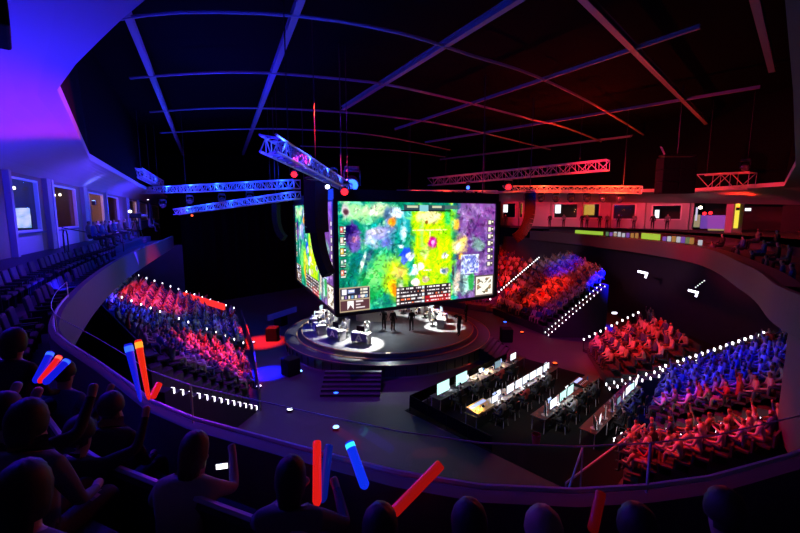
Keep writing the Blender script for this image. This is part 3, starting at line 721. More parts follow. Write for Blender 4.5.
def team(angs, R, which, pal, lights):
    global pod0, chair0
    for k_, (a, r) in enumerate(zip(angs, R)):
        x, y = SCX + r * math.cos(a), SCY + r * math.sin(a); rz = a - PI / 2
        lab = 'white gaming desk with purple emblem panel, %s from the front in the %s team' % (ORD[k_], which)
        if pod0 is None: p = pod0 = make_pod(lab, 'gaming desks of the %s team' % which); p.location = (x, y, 1.2); p.rotation_euler = (0, 0, rz)
        else: p = dup(pod0, (x, y, 1.2), rz, lab, 'gaming desks of the %s team' % which)
        dx, dy = -math.sin(rz), math.cos(rz)
        cx, cy = x - dx * .62, y - dy * .62; lab = 'white gaming chair at the %s desk of the %s team' % (ORD[k_], which)
        if chair0 is None: c = chair0 = make_chair(lab, 'gaming chairs of the %s team' % which); c.location = (cx, cy, 1.2); c.rotation_euler = (0, 0, rz)
        else: dup(chair0, (cx, cy, 1.2), rz, lab, 'gaming chairs of the %s team' % which)
        person(pal, 'player seated behind the %s desk of the %s team, hands on the keyboard' % (ORD[k_], which), (cx + dx * .06, cy + dy * .06, 1.2 + .075), rz, 'players of the %s team' % which, name='player')
        PODS.append((x - dx * .2, y - dy * .2, which))
team([math.radians(d) for d in (250, 227, 205, 184, 164)], (5.0, 5.2, 5.6, 5.8, 5.9), 'left', TYPE, 1)
team([math.radians(d) for d in (-8, 14, 33, 52, 70)], (4.3, 4.5, 4.4, 4.3, 4.4), 'right', TYPE, 1)
# presenters' desk in the middle of the stage
t = thing('presenter_desk', 'pale curved presenter desk in the middle of the stage under the screen', 'desk', (-2.2, 33.6, 1.2), .1)
pts = [(1.7 * math.cos(a) * 1.0, -.9 * math.sin(a) + .3) for a in [PI * k / 14 for k in range(15)]]; inn = [(x * .72, (y - .3) * .55 + .3) for x, y in reversed(pts)]
MB().prism(pts + inn, .98, 1.04).build('tabletop', WHITE, t); b = MB(); b.strip([Vector((x * .93, y * .93, 0)) for x, y in pts], [Vector((x * .93, y * .93, .98)) for x, y in pts]); b.build('front_panel', mat('desk_front', (.55, .5, .42), .5), t)
SB = [body_mesh(STAND, None, cloth=2, trous=1, face=True), body_mesh(STAND, dict(eR=(.30, .10, 1.2), wR=(.14, .28, 1.30), hR=(.08, .30, 1.38)), cloth=2, trous=1, skin=1, face=True),
      body_mesh(STAND, dict(eL=(-.3, .1, 1.25), wL=(-.15, .32, 1.42), hL=(-.08, .36, 1.46), eR=(.3, .1, 1.25), wR=(.15, .32, 1.42), hR=(.08, .36, 1.46), kL=(-.18, .12, .5), aL=(-.22, .2, .09), tL=(-.24, .36, .045)), cloth=2, trous=1, face=True)]
for (px, py, i, rz, lab) in ((411.5, 331, 0, .4, 'person in black standing alone on the stage right of centre'), (459, 335, 2, 2.2, 'camera operator in black crouching at the right rim of the stage'),
                             (384, 330, 1, 2.8, 'person in dark clothes standing left of the presenter desk'), (393, 331, 0, -2.6, 'person in dark clothes standing right of the presenter desk'), (425, 318, 1, 1., 'person in black standing at the back of the stage beside the right team'), (466, 322, 0, 1.7, 'person in black standing behind the right team near the stage edge')):
    p = at_z(px, py, 1.2); r_ = math.hypot(p.x - SCX, p.y - SCY)
    person(SB[i], lab, (p.x, p.y, 1.2), rz)
cp = at_z(459, 335, 1.2); t = thing('video_camera', 'shoulder video camera held up by the operator at the stage rim', 'camera', (cp.x + math.sin(-2.2) * .42, cp.y + math.cos(2.2) * .42, 1.2 + 1.5), 2.2)
MB().rbox((0, 0, .06), (.14, .36, .16), .02).build('body', BLK, t); MB().tube([(0, .18, .06), (0, .34, .06)], .05, 10).build('lens', GREY, t)

# ================================================================== trusses and lamps
def truss(p0, p1, s, label, rc=.05, rl=.028, m=ALU):
    p0, p1 = Vector(p0), Vector(p1); t = thing('lighting_truss', label, 'truss', p0)
    d = p1 - p0; L = d.length; d.normalize(); sx = d.cross(Vector((0, 0, 1))).normalized() * s / 2; sz = sx.cross(d).normalized() * s / 2
    cs = [sx + sz, -sx + sz, -sx - sz, sx - sz]
    for c in cs: MB().tube([c, c + d * L], rc, 6).build('chord', m, t, True)
    n = max(3, int(L / s)); b = MB()
    for q in range(4):
        a, c = cs[q], cs[(q + 1) % 4]
        for i in range(n):
            u0, u1 = d * (L * i / n), d * (L * (i + 1) / n)
            b.tube([(a if i % 2 else c) + u0, (c if i % 2 else a) + u1], rl, 4); b.tube([a + u1, c + u1], rl * .8, 4)
    b.build('lacing', m, t); 
    for f in (.12, .88):
        q = d * (L * f) + sz; MB().tube([q, Vector((q.x, q.y, ZC - p0.z))], .018, 4).build('hoist_chain', BLK, t)
    return t
tz = EZ + 1.95
T1a = at_y(268, 143, 10.6); T1b = at_y(352, 190, 25.)
truss(T1a, T1b, .42, 'blue-lit truss slanting above the left corner of the video cube', .035, .02)
T2a, T2b = at_y(137, 191, 44), at_y(297, 184, 30); truss(T2a, T2b, .62, 'long blue-lit truss on the left, the upper one of two', .05, .032)
T3a, T3b = at_y(176, 212, 38), at_y(298, 195, 29); truss(T3a, T3b, .5, 'long blue-lit truss on the left, hung below the other one', .045, .03)
T4a, T4b = at_y(430, 182, 46), at_y(608, 165, 33); truss(T4a, T4b, .8, 'unlit grey truss curving high above the far end behind the video cube', .05, .025)
T5a, T5b = at_y(503, 189, 42), at_y(642, 190, 36); truss(T5a, T5b, .6, 'red-lit truss hanging in front of the far right windows', .05, .032)
T6a, T6b = at_y(398, 193, 45), at_y(497, 194, 40); truss(T6a, T6b, .6, 'red-lit truss half hidden behind the top of the video cube', .05, .03)
T7a, T7b = at_y(138, 172, 36), at_y(160, 184, 44); truss(T7a, T7b, .7, 'short dim blue truss under the left soffit corner', .05, .03)
T8a, T8b = at_y(700, 183, 34), at_y(752, 181, 31); truss(T8a, T8b, 1.3, 'dim red scaffold frame above the right-hand soffit edge', .05, .03)
def lamp_mesh(nm, col, es): return emis(nm, col, es)
LENS = dict(red=emis('lens_red', (1, .012, .02), 3.5), blue=emis('lens_blue', (.02, .10, 1), 5), white=emis('lens_white', (.75, .85, 1), 5), cyan=emis('lens_cyan', (.2, .5, 1), 4), amber=emis('lens_amber', (1, .10, .012), 2.2), off=mat('lens_off', (.05, .05, .06), .1))
def make_head(label):
    t = thing('moving_head', label, 'stage light', (0, 0, 0))
    MB().rbox((0, 0, -.06), (.36, .26, .12), .02).build('base', BLK, t)
    b = MB().box((-.2, 0, -.28), (.04, .12, .36)).box((.2, 0, -.28), (.04, .12, .36)).box((0, 0, -.11), (.42, .12, .03)); b.build('yoke', BLK, t)
    h_ = MB().lathe([(.10, -.2), (.15, -.16), (.17, .1), (.17, .2), (.15, .2)], (0, 0, -.4), 16, axis=(0, -1, -.35)).build('lamp_head', BLK, t, True)
    MB().lathe([(0, .205), (.1, .225), (.145, .2)], (0, 0, -.4), 16, axis=(0, -1, -.35)).build('lens', LENS['off'], h_, True)
    return t
HEADS = {}
def head_at(px, py, Y, col, label, s=1., rz=None):
    p = at_y(px, py, Y)
    if col not in HEADS:
        t = HEADS[col] = make_head(label)
        for h in t.children:
            for l_ in h.children: l_.data.materials.clear(); l_.data.materials.append(LENS[col])
    else: t = dup(HEADS[col], (0, 0, 0), 0, label)
    t.location = (p.x, p.y, p.z + .4 * s); t.scale = (s, s, s); t.rotation_euler = (0, 0, rz if rz is not None else math.atan2(p.x, -p.y) + PI)
    return p
head_at(352, 183, 24.4, 'blue', 'big glaring blue moving light at the end of the slanting truss', 2.4)
head_at(344.5, 190.5, 20.8, 'red', 'red moving light beside the glaring blue one above the cube', 1.25)
head_at(308, 162, 17, 'cyan', 'bright pale blue lamp halfway along the slanting truss', .72)
head_at(334, 174, 20.5, 'cyan', 'pale blue lamp between the middle and end of the slanting truss', .8)
head_at(327.5, 186, 18.6, 'white', 'small white lamp hanging just above the left line array', .7)
head_at(294, 173.5, 17, 'red', 'red moving light under the upper end of the slanting truss', .85)
head_at(508.5, 186, 40, 'red', 'bright red moving light at the left end of the far right truss', 1.9)
head_at(468, 187, 41, 'blue', 'small blue moving light behind the top right of the video cube', 1.2)
head_at(407, 196, 44, 'amber', 'orange lamp behind the top middle of the video cube', 1.5)
for k_, px in enumerate((527, 541, 556, 571, 587, 603, 620)): head_at(px, 199, 41 - k_ * .7, 'off', 'dark moving light on the far right truss, %s from its left end' % ORD[k_ + 1], 1.5)
for k_, (px, py) in enumerate(((163, 203), (190, 199), (222, 198), (250, 196))): head_at(px, py + 2, 40 - k_ * 2.6, 'off', 'dark moving light under the left trusses, %s from the left' % ORD[k_], 1.4)
head_at(192, 215, 37, 'amber', 'small orange lamp hanging below the lower left truss', .7)
head_at(745, 167, 31, 'off', 'dark moving light on the dim red scaffold frame', 1.5)
# line arrays
def line_array(px0, py0, Y, n, w_, h_, d_, bend, label, yaw, m=BOXM, small=99):
    p = at_y(px0, py0, Y); t = thing('line_array', label, 'loudspeaker', p, yaw)
    MB().rbox((0, 0, .12), (w_ * .9, d_ * .9, .1), .02).build('rigging_frame', BLK, t)
    MB().tube([(0, 0, .15), (0, 0, ZC - p.z)], .03, 5).build('hoist_chain', BLK, t)
    pos = Vector((0, 0, 0)); a = -.05
    for i in range(n):
        a = -.05 + bend * (i / (n - 1)) ** 2.2
        R = Matrix.Rotation(a, 3, 'X'); c = pos + R @ Vector((0, 0, -h_ / 2))
        kw = 1 if i < small else .62
        MB().rbox(c, (w_ * kw, d_ * kw, h_ * 1.02), .01, M=R).build('speaker_box', m, t)
        b = MB()
        for k in range(3): b.box(c + R @ Vector((0, d_ / 2 + .004, h_ * (.25 - .25 * k))), (w_ * .9, .01, h_ * .12), M=R)
        pos = pos + R @ Vector((0, 0, -h_))
    return t
line_array(316, 181, 19.6, 15, .9, .31, .75, .62, 'long curved black line array in front of the left screen', math.radians(238), small=8)
line_array(530, 193, 33, 12, 1.0, .34, .8, 1.0, 'curved line array in front of the far right windows', math.radians(75))
line_array(276, 204, 33, 10, .5, .30, .5, .9, 'small dim line array left of the video cube', math.radians(250))
t = thing('subwoofer_cluster', 'dark cluster of hanging bass speakers under the right side of the roof', 'loudspeaker', at_y(674, 194, 30))
for i in range(2):
    for j in range(3): MB().rbox((-.62 + i * 1.24, 0, .45 + j * .86), (1.2, .9, .84), .04).build('speaker_box', BOXM, t)
MB().rbox((0, 0, 2.75), (2.3, .7, .12), .02).build('rigging_frame', BLK, t); MB().bar((-.9, 0, 2.8), (-1.1, .2, 3.4), .5, .06).build('pale_panel', mat('pale_panel', (.35, .3, .33), .6), t)
MB().tube([(0, 0, 2.8), (0, 0, ZC - at_y(674, 194, 30).z)], .03, 5).build('hoist_chain', BLK, t)
# ================================================================== lower seating stands, aisles and spectators
STEPL = emis('step_light', (.95, .92, 1), 4.)
RISER = mat('stand_deck', (.035, .03, .035), .85, noise=.3, nscale=6)
BENCH = mat('stand_seats', (.04, .035, .045), .8)
def V3(x, y, z): return Vector((x, y, z))
CROWD = MB()
crowd_meshes = []
def stand(name_label, low0, low1, high0, high1, n, z0, who, spacing=.62, fill=.92, seed=0, margin=.75, indiv=True, group=None, facing=None, front=False):
    """low0-low1 the front row, high0-high1 the back row (x, y, z)"""
    rnd = random.Random(seed)
    low0, low1, high0, high1 = (Vector(p) for p in (low0, low1, high0, high1))
    t = thing('seating_stand', name_label, 'seating stand', (0, 0, 0))
    st = MB(); rows = []
    for i in range(n):
        ta, tb = i / n, (i + 1) / n
        z = z0 + (high0.z - z0) * (i + 1) / n
        A0, A1 = low0.lerp(high0, ta), low1.lerp(high1, ta); B0, B1 = low0.lerp(high0, tb), low1.lerp(high1, tb)
        sd0 = (A1 - A0); sd0.z = 0; sd0.normalize(); sd0 *= .5
        st.prism([(A0.x + sd0.x, A0.y + sd0.y), (A1.x - sd0.x, A1.y - sd0.y), (B1.x - sd0.x, B1.y - sd0.y), (B0.x + sd0.x, B0.y + sd0.y)], 0., z)
        rows.append((A0, A1, B0, B1, z))
    st.build('stepped_deck', RISER, t)
    if front:
        q = (low0 - high0); q.z = 0; q = q.normalized() * .55; MB().bar(low0 + q + V3(0, 0, .6), low1 + q + V3(0, 0, .6), .06, 1.2).build('front_wall', FASCIA, t)
    for i, (A0, A1, B0, B1, z) in enumerate(rows):
        m0, m1 = A0.lerp(B0, .62), A1.lerp(B1, .62); m0.z = m1.z = z; d = (m1 - m0); L = d.length; d.normalize()
        bn = MB(); a, c = m0 + d * margin, m1 - d * margin; bn.bar(a + V3(0, 0, .39), c + V3(0, 0, .39), .42, .08); back = ((B0 + B1) / 2 - (A0 + A1) / 2); back.z = 0; back.normalize()
        bn.bar(a + back * .27 + V3(0, 0, .62), c + back * .27 + V3(0, 0, .62), .06, .4)
        bn.build('row_bench', BENCH, t)
        cnt = int((L - 2 * margin) / spacing); k_seat = 0
        for k in range(cnt):
            p = a + d * ((k + .5) * (L - 2 * margin) / max(cnt, 1)); 
            if rnd.random() > fill: continue
            f = facing if facing is not None else Vector((SCX, SCY, 0)); rz = yaw_to(p, f) * .45 + math.atan2(back.x, -back.y) * .55 if abs(yaw_to(p, f) - math.atan2(back.x, -back.y)) < 2.5 else math.atan2(back.x, -back.y)
            rz += rnd.uniform(-.25, .25); pos = p + V3(rnd.uniform(-.04, .04), 0, 0) - back * .02
            pos.z = z; me = BODIES[rnd.choice((0, 0, 0, 1, 1, 2, 3, 3, 4, 5, 5, 5)) * 4 + rnd.randrange(4)]
            if indiv:
                k_seat += 1
                o = person(me, 'spectator, %s row up, %s from the %s, %s' % (ORD[i], ORD[k], who[0], who[1]), pos, rz, group, name='spectator')
                o.scale = (1, 1, rnd.uniform(.94, 1.05))
            else: crowd_meshes.append((me, pos.copy(), rz))
    return t
def aisle(label, lo, hi, n, wd=.9, z0=.0, dots=1, up=0., sz=1.):
    lo, hi = Vector(lo), Vector(hi); t = thing('aisle_stairs', label, 'stairs', (0, 0, 0))
    d = Vector((hi.x - lo.x, hi.y - lo.y, 0)); L = d.length; d.normalize(); s = Vector((d.y, -d.x, 0))
    b = MB(); ang_ = math.atan2(d.y, d.x)
    for i in range(n):
        z = z0 + (hi.z - z0) * (i + 1) / n + .06; c = Vector((lo.x, lo.y, 0)) + d * (L * (i + .5) / n)
        b.box((c.x, c.y, z / 2), (L / n, wd, z), 0, ang_)
    b.build('steps', RISER, t)
    for i in range(n):
        z = z0 + (hi.z - z0) * (i + .55) / n + .02; c = Vector((lo.x, lo.y, 0)) + d * (L * i / n - .012)
        for sd in ((-1, 1) if dots == 2 else (-1,) if dots == 1 else (0,)):
            q = c + s * (sd * wd * .42); z_ = z + up; MB().rbox((q.x, q.y, z_ + .05), (.05 * sz, .13 * sz, .17 * sz), .01, 0, ang_).build('step_light', STEPL, t)
            if up and i % 3 == 0: MB().box((q.x, q.y, z_ - up / 2), (.04, .04, up)).build('light_post', BLK, t)
    return t
# left stand -----------------------------------------------------------
LA0, LA1 = at_z(236, 322, 0.), at_z(118, 282, 3.9); LB0, LB1 = at_z(246, 361, 0.), at_z(89, 303, 4.3); LC0, LC1 = at_z(250, 411, 0.), at_z(156, 393, 3.5)
stand('far left seating stand beside the left wall, upper block', LA0, LB0, LA1, LB1, 14, .3, None, seed=1, indiv=False, fill=.93, front=True)
stand('near left seating stand below the balcony, lower block', LB0, LC0, LB1, LC1, 11, .3, ('upper aisle', 'near left seating block'), seed=2, group='spectators of the near left block', fill=.80, spacing=.78, front=True)
aisle('aisle steps with small white lights along the far edge of the left stand', LA0, LA1, 15, .8, up=1.25, sz=.9)
aisle('aisle steps with small white lights between the two left blocks', LB0, LB1, 17, .9, up=1.25, sz=.8)
aisle('aisle steps with bright white lights at the near edge of the left stand', LC0, LC1, 13, .8, dots=1, sz=1.3)
# far right stand ------------------------------------------------------
RA0, RA1 = at_z(490, 313, 0.), at_z(556, 252, 4.4); RB0, RB1 = at_z(547, 336, 0.), at_z(606, 285, 4.4)
d_ = (RA1 - RB1); RC0 = RA0 + Vector((-9.0, 6.5, 0)); RC1 = RA1 + Vector((-6.5, 7.5, 0))
stand('far right seating stand between the two lit aisles', RA0, RB0, RA1, RB1, 12, .3, None, seed=3, indiv=False, fill=.95, spacing=.6)
stand('far seating stand right behind the video cube', RC0, RA0, RC1, RA1, 12, .3, None, seed=4, indiv=False, fill=.95, spacing=.6)
aisle('aisle steps with white lights rising behind the right edge of the cube', RA0, RA1, 34, .9, dots=0, up=1.35, sz=.9)
aisle('aisle steps with white lights at the near edge of the far right stand', RB0, RB1, 17, .9, dots=2, sz=.62)
# middle right block ---------------------------------------------------
MA0, MA1 = at_z(586, 353, 0.), at_z(646, 323, 1.9); MB0, MB1 = at_z(608, 389, 0.), at_z(708, 364, 1.9)
stand('small red-lit seating block on the right behind the production desks', MA0, MB0, MA1, MB1, 6, .25, ('far aisle', 'small red-lit right block'), seed=5, group='spectators of the small right block', spacing=.66)
aisle('aisle steps with white lights on the far side of the small right block', MA0, MA1, 11, .7, dots=1, up=.8, sz=.9)
MC0, MC1 = at_z(604, 392, 0.), at_z(782, 333, 3.5)
NB0, NB1 = at_z(618, 441, 0.), at_z(786, 425, 3.1)
off_ = Vector((.5, -.9, 0))
aisle('aisle steps with white lights on the near side of the small right block', MB0, MB1, 12, .7, dots=2, sz=.9)
aisle('long aisle steps with a row of white lights above the blue-lit block', MC0.lerp(MC1, .34), MC1, 19, .9, dots=1, z0=1.15)
stand('large blue-lit seating block at the right', MC0.lerp(MC1, .27) + Vector((.3, -.8, -.95)), NB0.lerp(NB1, .25) + Vector((0, 0, -.75)), MC1 + Vector((.3, -.9, 0)), NB1, 10, .9, ('upper aisle', 'blue-lit right block'), seed=6, group='spectators of the blue-lit right block', spacing=.72, fill=.9)
aisle('aisle steps with white lights between the blue-lit and the nearest red block', NB0, NB1, 15, .8, dots=2)
KB0, KB1 = at_z(622, 502, 0.), at_z(786, 462, 3.1)
stand('nearest red-lit seating block at the lower right', NB0 + Vector((-.1, -.7, 0)), KB0, (NB0.lerp(NB1, .93)) + Vector((0, -.75, 0)), KB0.lerp(KB1, .88), 8, .25, ('upper aisle', 'nearest red-lit right block'), seed=7, group='spectators of the nearest red-lit block', spacing=.6, fill=.95, margin=.3)
# the far crowd as one mass
tmp = bpy.data.meshes.new('crowd'); bm = bmesh.new()
cm = []
for me, pos, rz in crowd_meshes:
    M_ = Matrix.Translation(pos) @ Matrix.Rotation(rz, 4, 'Z')
    base = len(bm.verts); vs = [bm.verts.new(M_ @ v.co) for v in me.vertices]
    for p in me.polygons:
        f = bm.faces.new([vs[i] for i in p.vertices]); f.smooth = True
        m_ = me.materials[p.material_index]
        if m_ not in cm: cm.append(m_)
        f.material_index = cm.index(m_)
for m_ in cm: tmp.materials.append(m_)
bm.to_mesh(tmp); bm.free()
co = bpy.data.objects.new('crowd', tmp); COL.objects.link(co); tag(co, 'distant crowd packed in the far stands on both sides of the video cube', 'crowd', None, 'stuff')
# wall lights and signs below the right balcony
WL = emis('white_sign_light', (.85, .82, 1), 5)
for k_, (px, py, Y, lab) in enumerate(((643, 272, 33, 'upper of the two white L-shaped lights on the dark wall under the right balcony'), (693.5, 291, 24, 'lower of the two white L-shaped lights on the dark wall under the right balcony'))):
    p = at_y(px, py, Y); s = Y / 400
    t = MB().bar(p + V3(-5 * s, 0, .8 * s), p + V3(4.6 * s, 0, -1.6 * s), 1.5 * s, 2.1 * s).bar(p + V3(4 * s, 0, -1 * s), p + V3(2.9 * s, 0, -6 * s), 1.2 * s, 1.4 * s)
    tag(t.build('corner_light', WL), lab, 'light')
p = at_y(614.5, 313, 33); tag(MB().rbox(p, (.42, .1, .16), .05).build('wall_lamp', WL), 'small oval white lamp low on the dark wall behind the right stands', 'light')
p = at_y(700, 284, 24); t = MB()
for i in range(5): t.rbox(p + V3(-.24 + i * .12, 0, -.2 + i * .1), (.06, .05, .06), .01)
tag(t.build('strip_light', emis('strip_light', (.8, .8, .8), 1.6)), 'slanting dotted strip of little lights beside the lower L-shaped light', 'light')
# ================================================================== production desks on the floor
UD = Vector((.71, .704, 0)); VD = Vector((.704, -.71, 0)); O1 = at_z(437, 397, .76); O1.z = 0
def fo(u, v, z=0.): return O1 + UD * u + VD * v + Vector((0, 0, z))
RZ = math.atan2(UD.y, UD.x)
TMAT = [WOOD, mat('black_table', (.03, .03, .035), .5), mat('white_table', (.75, .75, .76), .5)]
tables = {}
def table(u, v, m, label, L=1.75):
    c = fo(u, v)
    if m in tables: return dup(tables[m], c, RZ, label)
    t = tables[m] = thing('folding_table', label, 'table', c, RZ, 'production tables on the arena floor')
    MB().rbox((0, 0, .74), (L, .74, .035), .01).build('tabletop', TMAT[m], t)
    for sx in (-1, 1):
        for sy in (-1, 1): MB().tube([(sx * .8, sy * .3, 0), (sx * .76, sy * .3, .72)], .018, 6).build('leg', STEEL, t)
    return t
SCRN = [emis('monitor_cyan', (.50, .85, .80), 1.5), emis('monitor_white', (.85, .9, 1), 1.8), emis('monitor_dim', (.25, .4, .5), .8), emis('monitor_blue', (.35, .5, 1.), 1.3)]
mons = {}
def monitor(u, v, k, label, s=1., z=.757, yaw=0.):
    c = fo(u, v, z); key = (k, s)
    if key in mons: return dup(mons[key], c, RZ + yaw, label)
    t = mons[key] = thing('computer_monitor', label, 'monitor', c, RZ + yaw, 'monitors on the production desks')
    MB().rbox((0, 0, .36 * s), (.78 * s, .05, .50 * s), .015).build('casing', BLK, t)
    MB().box((0, -.028, .36 * s), (.73 * s, .005, .45 * s)).build('display', SCRN[k], t)
    MB().tube([(0, .02, .01), (0, .02, .2 * s)], .03, 6).lathe([(.16, 0), (.16, .015), (.03, .02)], (0, .02, 0), 14).build('stand', GREY, t)
    return t
laps = {}
def laptop(u, v, k, label, yaw=0.):
    c = fo(u, v, .757)
    if k in laps: return dup(laps[k], c, RZ + yaw, label)
    t = laps[k] = thing('laptop', label, 'laptop', c, RZ + yaw, 'laptops on the production desks')
    MB().rbox((0, 0, .012), (.38, .27, .022), .008).build('keyboard_base', GREY, t)
    R = Matrix.Rotation(-.25, 3, 'X'); ld = MB().rbox((0, .165, .14), (.38, .014, .26), .005, M=R).build('lid', GREY, t)
    MB().box(Vector((0, .165, .14)) + R @ Vector((0, -.009, 0)), (.35, .002, .22), M=R).build('display', SCRN[k], ld); return t
FADER = mat('fader_cap', (.8, .8, .8), .4)
def console(u, v, label, m, s=1.):
    t = thing('mixing_console', label, 'mixing desk', fo(u, v, .757), RZ)
    MB().add([(-.62 * s, -.35, 0), (.62 * s, -.35, 0), (.62 * s, .35, 0), (-.62 * s, .35, 0), (-.62 * s, -.35, .07), (.62 * s, -.35, .07), (.62 * s, .35, .2), (-.62 * s, .35, .2)], [(0, 3, 2, 1), (4, 5, 6, 7), (0, 1, 5, 4), (1, 2, 6, 5), (2, 3, 7, 6), (3, 0, 4, 7)]).build('body', m, t)
    for i in range(16): MB().rbox((-.55 * s + i * 1.1 * s / 15, -.12 + .05 * math.sin(i * 2.1), .13), (.025, .05, .03), .006).build('fader', FADER, t)
    MB().box((0, .18, .174), (1.1 * s, .18, .004), M=Matrix.Rotation(.184, 3, 'X')).build('display', SCRN[3], t); return t
papers = mat('paper', (.85, .83, .78), .7)
def sheet(u, v, yaw, label):
    c = fo(u, v, .759); b = MB().box((0, 0, .001), (.3, .42, .002)).box((.02, .015, .004), (.3, .42, .002), rz=.12)
    o = b.build('paper_stack', papers); o.location = c; o.rotation_euler = (0, 0, RZ + yaw); tag(o, label, 'papers', 'paper sheets on the production desks')
LAMPE = emis('desk_lamp_bulb', (1, .85, .6), 12)
lamp0 = None
def desk_lamp(u, v, col, pw, label):
    global lamp0
    c = fo(u, v, .757)
    if lamp0 is None:
        t = lamp0 = thing('desk_lamp', label, 'lamp', c, RZ, 'gooseneck lamps on the production desks')
        MB().lathe([(.09, 0), (.09, .02), (.02, .03)], n=14).build('base', BLK, t)
        MB().tube([(0, 0, .02), (0, .02, .3), (0, -.04, .45), (0, -.14, .5)], .012, 6).build('gooseneck', BLK, t, True)
        sh = MB().lathe([(.03, .0), (.075, -.09)], (0, -.16, .51), 14).build('lamp_shade', BLK, t, True); MB().lathe([(0, -.07), (.04, -.06), (.03, -.03)], (0, -.16, .51), 10).build('bulb', LAMPE, sh, True)
    else: dup(lamp0, c, RZ, label)
    p = fo(u, v - .17, 1.2); spot(p, fo(u + .05, v - .35, .76), col, pw * 2.2, 125, .7, .05, 'desk_lamp_light')
WARM, COOL = (1, .72, .38), (.85, .92, 1)
rowname = ['front', 'second', 'third', 'rear']
# front row: two big monitors, then bright table tops
for i, m in enumerate((1, 1, 0, 0, 1)): table(.7 + i * 1.8, 0, m, '%s table from the left in the row of desks nearest the stage' % ORD[i])
for i, m in enumerate((1, 0, 2, 2, 1)): table(.5 + i * 1.8, 2.35, m, '%s table from the left in the second row of production desks' % ORD[i])
for i, m in enumerate((1, 2, 1, 1)): table(2.6 + i * 1.8, 4.7, m, '%s table from the left in the third row of production desks' % ORD[i])
for i, m in enumerate((1, 1, 1)): table(4.6 + i * 1.8, 6.8, m, '%s table from the left in the rear row of production desks' % ORD[i])
monitor(.35, .1, 0, 'large pale green monitor at the left end of the first desk row', 1.35); monitor(1.95, .1, 0, 'large pale green monitor second from the left in the first desk row', 1.35)
laptop(1.1, -.02, 1, 'bright laptop between the two large pale green monitors'); laptop(2.9, -.05, 1, 'laptop right of the large monitors in the first desk row')
monitor(7.5, .12, 1, 'white monitor at the far right end of the first desk row', .9)
monitor(5.6, .15, 2, 'dim monitor on the bright part of the first desk row', .9)
for u, yw in ((3.4, .2), (4.0, -.3), (4.6, .1), (5.1, .5), (6.2, -.1)): sheet(u, -.12, yw, 'white papers on the first desk row, %s from the left' % ORD[[3.4, 4., 4.6, 5.1, 6.2].index(u)])
console(.55, 2.32, 'yellow-lit mixing console at the left end of the second desk row', mat('console_tan', (.6, .45, .2), .5), 1.15)
monitor(1.5, 2.5, 1, 'white monitor right of the yellow-lit console', .75); laptop(2.1, 2.3, 3, 'bluish laptop in the second desk row', .1)
for i, u in enumerate((3.0, 3.9, 4.7, 5.5, 6.3, 7.2)): monitor(u, 2.5, 1, 'bright white monitor %s from the left in the long second-row line' % ORD[i], .95)
for i, u in enumerate((3.3, 4.3, 5.9)): sheet(u, 2.15, .2 * i, 'white papers before the second-row monitors, %s from the left' % ORD[i])
monitor(2.2, 4.85, 1, 'white monitor at the left end of the third desk row', .95, yaw=.5); monitor(3.0, 4.85, 1, 'white monitor second from the left in the third desk row', .95)
for i, u in enumerate((4.1, 5.0)): monitor(u, 4.85, 0, 'pale green monitor, %s of the pair in the third desk row' % ('left' if i == 0 else 'right'), 1.0)
laptop(6.2, 4.65, 2, 'dim laptop near the right end of the third desk row'); console(7.0, 4.68, 'small dark mixing console at the right end of the third desk row', BLK, .8)
for i, (u, k, s, yw) in enumerate(((2.6, 1, .8, .5), (3.2, 1, .7, .2), (3.9, 1, .8, .3), (4.9, 1, .9, .4), (5.8, 2, .7, 0), (6.5, 1, .7, .2), (7.2, 1, .9, 0), (7.9, 0, .8, -.1), (8.7, 1, .95, .1))):
    monitor(u, 6.95, k, '%s monitor from the left in the rear desk row' % ORD[i], s, yaw=yw)
table(3.0, 6.8, 1, 'extra table at the near left end of the rear desk row')
for i, (u, v, c_, pw) in enumerate(((3.3, .25, WARM, 16), (4.6, .25, WARM, 22), (6.0, .25, WARM, 16), (.1, 2.6, (1, .6, .12), 26), (1.9, 2.62, COOL, 10), (4.3, 2.7, COOL, 16), (6.7, 2.7, COOL, 14), (3.6, 5.0, COOL, 9), (1.4, .3, COOL, 10))):
    desk_lamp(u, v, c_, pw, 'small gooseneck lamp on the %s desk row, %s from its left end' % (('first', 'second', 'third')[int(v > 1.5) + int(v > 4)], ORD[[0, 1, 2, 0, 1, 2, 3, 0, 3][i]]))
OPS = [body_mesh(SEATED, dict(eL=(-.27, .10, .78), wL=(-.16, .36, .80), hL=(-.12, .44, .80), eR=(.27, .10, .78), wR=(.16, .36, .80), hR=(.12, .44, .80)), cloth=c, trous=1, skin=c % 3, hair=c % 2, face=True) for c in (2, 1, 4, 0)]
st0 = None
def office_chair(u, v, label):
    global st0
    c = fo(u, v)
    if st0 is not None: return dup(st0, c, RZ, label)
    st0 = t = thing('office_chair', label, 'chair', c, RZ, 'chairs behind the production desks')
    MB().rbox((0, 0, .43), (.46, .44, .07), .03).build('seat', BLK, t); MB().rbox((0, -.23, .72), (.44, .06, .45), .03).build('backrest', BLK, t)
    for sx in (-1, 1):
        for sy in (-1, 1): MB().tube([(sx * .19, sy * .19, .4), (sx * .22, sy * .22, 0)], .014, 6).build('leg', STEEL, t)
    return t
OPL = ((.9, -.75 + 0, 0), (2.5, -.75, 1), (3.6, -.75, 0), (4.9, -.75, 2), (6.3, -.75, 0), (1.1, 1.55, 1), (2.2, 1.55, 0), (3.5, 1.55, 2), (4.8, 1.55, 0), (6.1, 1.55, 1), (2.7, 3.9, 0), (4.0, 3.9, 3), (5.3, 3.9, 0), (6.6, 3.9, 1), (4.4, 6.0, 0), (5.9, 6.0, 1), (7.4, 6.0, 0))
cnt_ = {}
